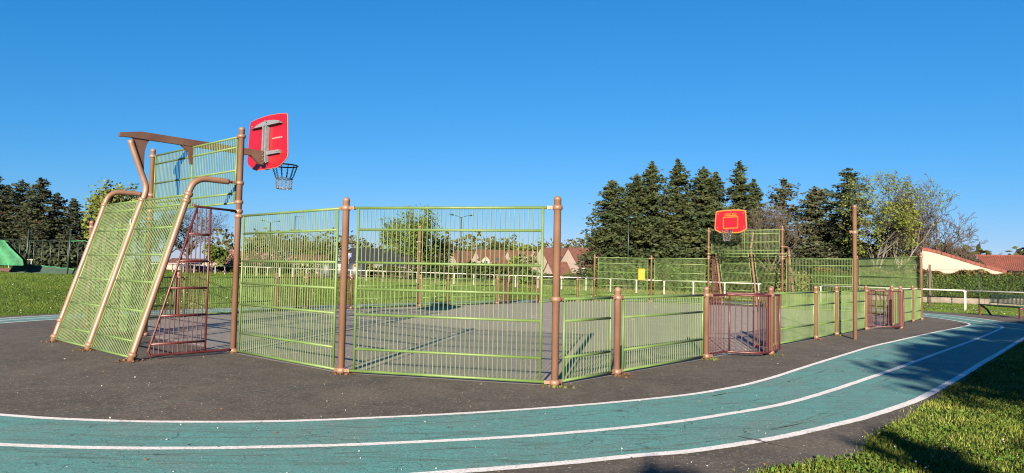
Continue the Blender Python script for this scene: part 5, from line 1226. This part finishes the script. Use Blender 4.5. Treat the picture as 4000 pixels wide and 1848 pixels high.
# stray tufts at the asphalt border
m = 2600; ip = rs.integers(0, len(re) - 1, m); ex = np.array([re[i][0] for i in ip]) + rs.normal(size=m) * .07; ey = np.array([re[i][1] for i in ip]) + rs.normal(size=m) * .07
fy = rs.random(m); ex = ex * (1 - fy) + fy * np.array([re[i + 1][0] for i in ip]) + rs.normal(size=m) * .02; ey = ey * (1 - fy) + fy * np.array([re[i + 1][1] for i in ip])
tag(link('edge_tufts', np_mesh('edge_tufts', blades(ex, ey, np.full(m, .035), .005, rs, 1.2), 3, 'blade')), 'stray grass tufts creeping over the asphalt edge', kind='stuff')
# lawn tufts further out (left and beyond the court)
FE = [tuple(p) for p in fe]
xs_, ys_ = scatter(420000, -1.0, 1.0, 17, 110, True); xs_ = xs_ * ys_ * .80; keep = ~pip(xs_, ys_, apron); xs_, ys_ = xs_[keep], ys_[keep]
tag(link('lawn_grass', np_mesh('lawn_grass', blades(xs_, ys_, .028 + ys_ * .0006, .0045 * np.maximum(1, ys_ / 11), rs, 1.0), 3, 'bladefar')), 'mown grass tufts across the lawn', kind='stuff')
# daisies
xs_, ys_ = scatter(3000, -1.0, 1.0, 17, 60, True); xs_ = xs_ * ys_ * .80; keep = ~pip(xs_, ys_, apron); xs_, ys_ = xs_[keep], ys_[keep]
dx_, dy_ = scatter(900, 1, 14, 5.2, 22, True); keep = pip(dx_, dy_, gpoly) & (dx_ < dy_ * .82); xs_ = np.concatenate([xs_, dx_[keep]]); ys_ = np.concatenate([ys_, dy_[keep]])
cd = np.stack([xs_, ys_, gz(xs_, ys_) + .05], 1)
tag(link('daisies', np_mesh('daisies', quads(cd, np.where(ys_ < 17, .013, .022), up=.2, rs=rs, asp=1.0), 4, 'daisy')), 'white daisies dotted over the grass', kind='stuff')
# rough dry grass behind the barrier
xs_, ys_ = scatter(60000, -1.0, 1.0, 52, 110, True); xs_ = xs_ * ys_ * .74
bl = np.array(PB1 + [(21.1, 47.6), (33.5, 33.0)]); yb = np.interp(xs_, bl[:, 0], bl[:, 1]); keep = (ys_ > yb + 1.5) & (ys_ < yb + 14) ; xs_, ys_ = xs_[keep], ys_[keep]
tag(link('rough_grass', np_mesh('rough_grass', blades(xs_, ys_, np.full(len(xs_), .30), .03, rs, .9), 3, 'drygrass')), 'long dry grass behind the white rail', kind='stuff')
# litter: dead leaves, twigs, stones on the asphalt and lane
xs_, ys_ = scatter(600, -8, 14, 5.0, 26, True); keep = ~pip(xs_, ys_, gpoly); xs_, ys_ = xs_[keep], ys_[keep]
c = np.stack([xs_, ys_, np.full(len(xs_), .012)], 1)
tag(link('dead_leaves', np_mesh('dead_leaves', quads(c, rs.uniform(.008, .018, len(c)), up=.08, rs=rs, asp=1.6), 4, 'deadleaf')), 'small dead leaves scattered over lane and asphalt', kind='stuff')
xs_, ys_ = scatter(2600, -9, 16, 5.0, 30, True); keep = ~pip(xs_, ys_, gpoly); xs_, ys_ = xs_[keep], ys_[keep]; c = np.stack([xs_, ys_, np.full(len(xs_), .012)], 1)
tag(link('grit', np_mesh('grit', quads(c, rs.uniform(.003, .009, len(c)), up=.4, rs=rs, asp=1.1), 4, 'daisy')), 'pale grit and petals scattered over the asphalt', kind='stuff')
mb = MB(); mb.tube([(2.28, 6.98, .02), (2.40, 6.84, .025), (2.50, 6.74, .018), (2.60, 6.62, .02)], [.002, .004, .0035, .002], 5); mb.tube([(2.40, 6.84, .025), (2.46, 6.86, .02)], .002, 4)
tag(mb.build('twig', 'bark'), 'thin brown twig lying on the teal lane at the lower right', 'twig')
# rusty stains and moss at the feet of the posts
k = 0
for key, rad in (('N1400', .22), ('R1', .25), ('R2', .16), ('N870', .15), ('R3o', .16), ('R4', .14), ('R5', .14)):
    p = XY[key]; m = 90; a = rs.random(m) * 6.28; r_ = POST_R + np.abs(rs.normal(size=m)) * rad * .5
    c = np.stack([p.x + np.cos(a) * r_ + .05, p.y + np.sin(a) * r_ - .02, np.full(m, .012)], 1)
    tag(link('moss', np_mesh('moss', quads(c, rs.uniform(.012, .035, m), up=.25, rs=rs, asp=1.1), 4, 'deadleaf' if k % 2 else 'drygrass')), 'moss and dead leaf litter at the foot of a fence post', kind='stuff'); k += 1
for s_, t_ in ((-3.33, 10.24), (-3.33, 8.28), (-3.33, 6.27)):
    p = W(s_, t_); m = 110; a = rs.random(m) * 6.28; r_ = np.abs(rs.normal(size=m)) * .13
    c = np.stack([p.x + np.cos(a) * r_ + .1, p.y + np.sin(a) * r_, np.full(m, .012)], 1)
    tag(link('moss', np_mesh('moss', quads(c, rs.uniform(.012, .035, m), up=.25, rs=rs, asp=1.1), 4, 'deadleaf')), 'moss and dead leaf litter at the foot of a slanted pipe', kind='stuff')

# ---------------------------------------------------------------- trees beside and behind the camera that shade the lane
SHD = Vector((math.sin(SHADOW_AZ), math.cos(SHADOW_AZ))) / math.tan(SUN_EL)
def shade_tree(tx, ty, H, Rb, seed, label, prof=.7, base=.12, dens=1.3):
    x, y = tx - SHD.x * H, ty - SHD.y * H
    conifer(x, y, H, Rb, label, 'spruce', 'bark', z0=0, base=base, prof=prof, dens=dens, seed=seed, size=.24, name='verge_conifer', group='conifers standing beside the verge', irregular=.3)
SHT = ['conifer on the verge whose shadow first reaches the lane', 'broad conifer on the verge beside the first', 'third conifer of the verge row', 'fourth conifer of the verge row', 'fifth conifer of the verge row', 'sixth conifer of the verge row', 'seventh conifer of the verge row', 'last conifer of the verge row']
for i, (a, b) in enumerate(((8.25, 14.0), (9.7, 16.0), (11.1, 18.0), (12.3, 19.8), (14.3, 22.0), (16.4, 24.2), (18.4, 26.2), (20.6, 28.0))):
    shade_tree(a, b, 8.6 + .3 * (i % 2), 3.3, 201 + i, SHT[i], .42, dens=1.9)
shade_tree(3.9, 7.0, 6.0, 1.9, 216, 'small conifer behind the camera', .7)
shade_tree(6.2, 7.9, 6.4, 2.0, 217, 'slim conifer behind the camera to the right', .6)
shade_tree(8.6, 8.6, 6.4, 2.2, 218, 'rounded conifer far right behind the camera', .6)
shade_tree(1.25, 5.35, 5.0, .6, 219, 'young conifer standing closest behind the camera', .9)
# long scuffs and tyre marks running along the lane
def lane_at(u, w):
    A, B = loops[0], loops[2]; n = 24 * 8 - 8; k = u * n; i = int(k) % n; a = A[i].lerp(A[i + 1], k - int(k)); q = min(B, key=lambda p: (p - a).length); return a.lerp(q, w)
mb = MB(); rd = random.Random(5)
for _ in range(46):
    u0 = rd.uniform(.0, .85); ln = rd.uniform(.04, .22); w0 = rd.uniform(.03, .97); w1 = max(.02, min(.98, w0 + rd.uniform(-.35, .35))); wd = rd.choice((.004, .006, .009, .014))
    pts = [lane_at(u0 + ln * j / 14, w0 + (w1 - w0) * (j / 14) ** 1.3) for j in range(15)]; vs = []; on = True
    for j in range(14):
        if rd.random() < .18: continue
        p, q = pts[j], pts[j + 1]; d = (q - p)
        if d.length < 1e-4: continue
        nn = Vector((-d.y, d.x)).normalized() * wd
        mb.add([(p.x - nn.x, p.y - nn.y, .006), (q.x - nn.x, q.y - nn.y, .006), (q.x + nn.x, q.y + nn.y, .006), (p.x + nn.x, p.y + nn.y, .006)], [(0, 1, 2, 3)])
tag(mb.build('scuff_marks', 'scuff'), 'dark scuffs and tyre marks drawn along the teal lane', kind='stuff')
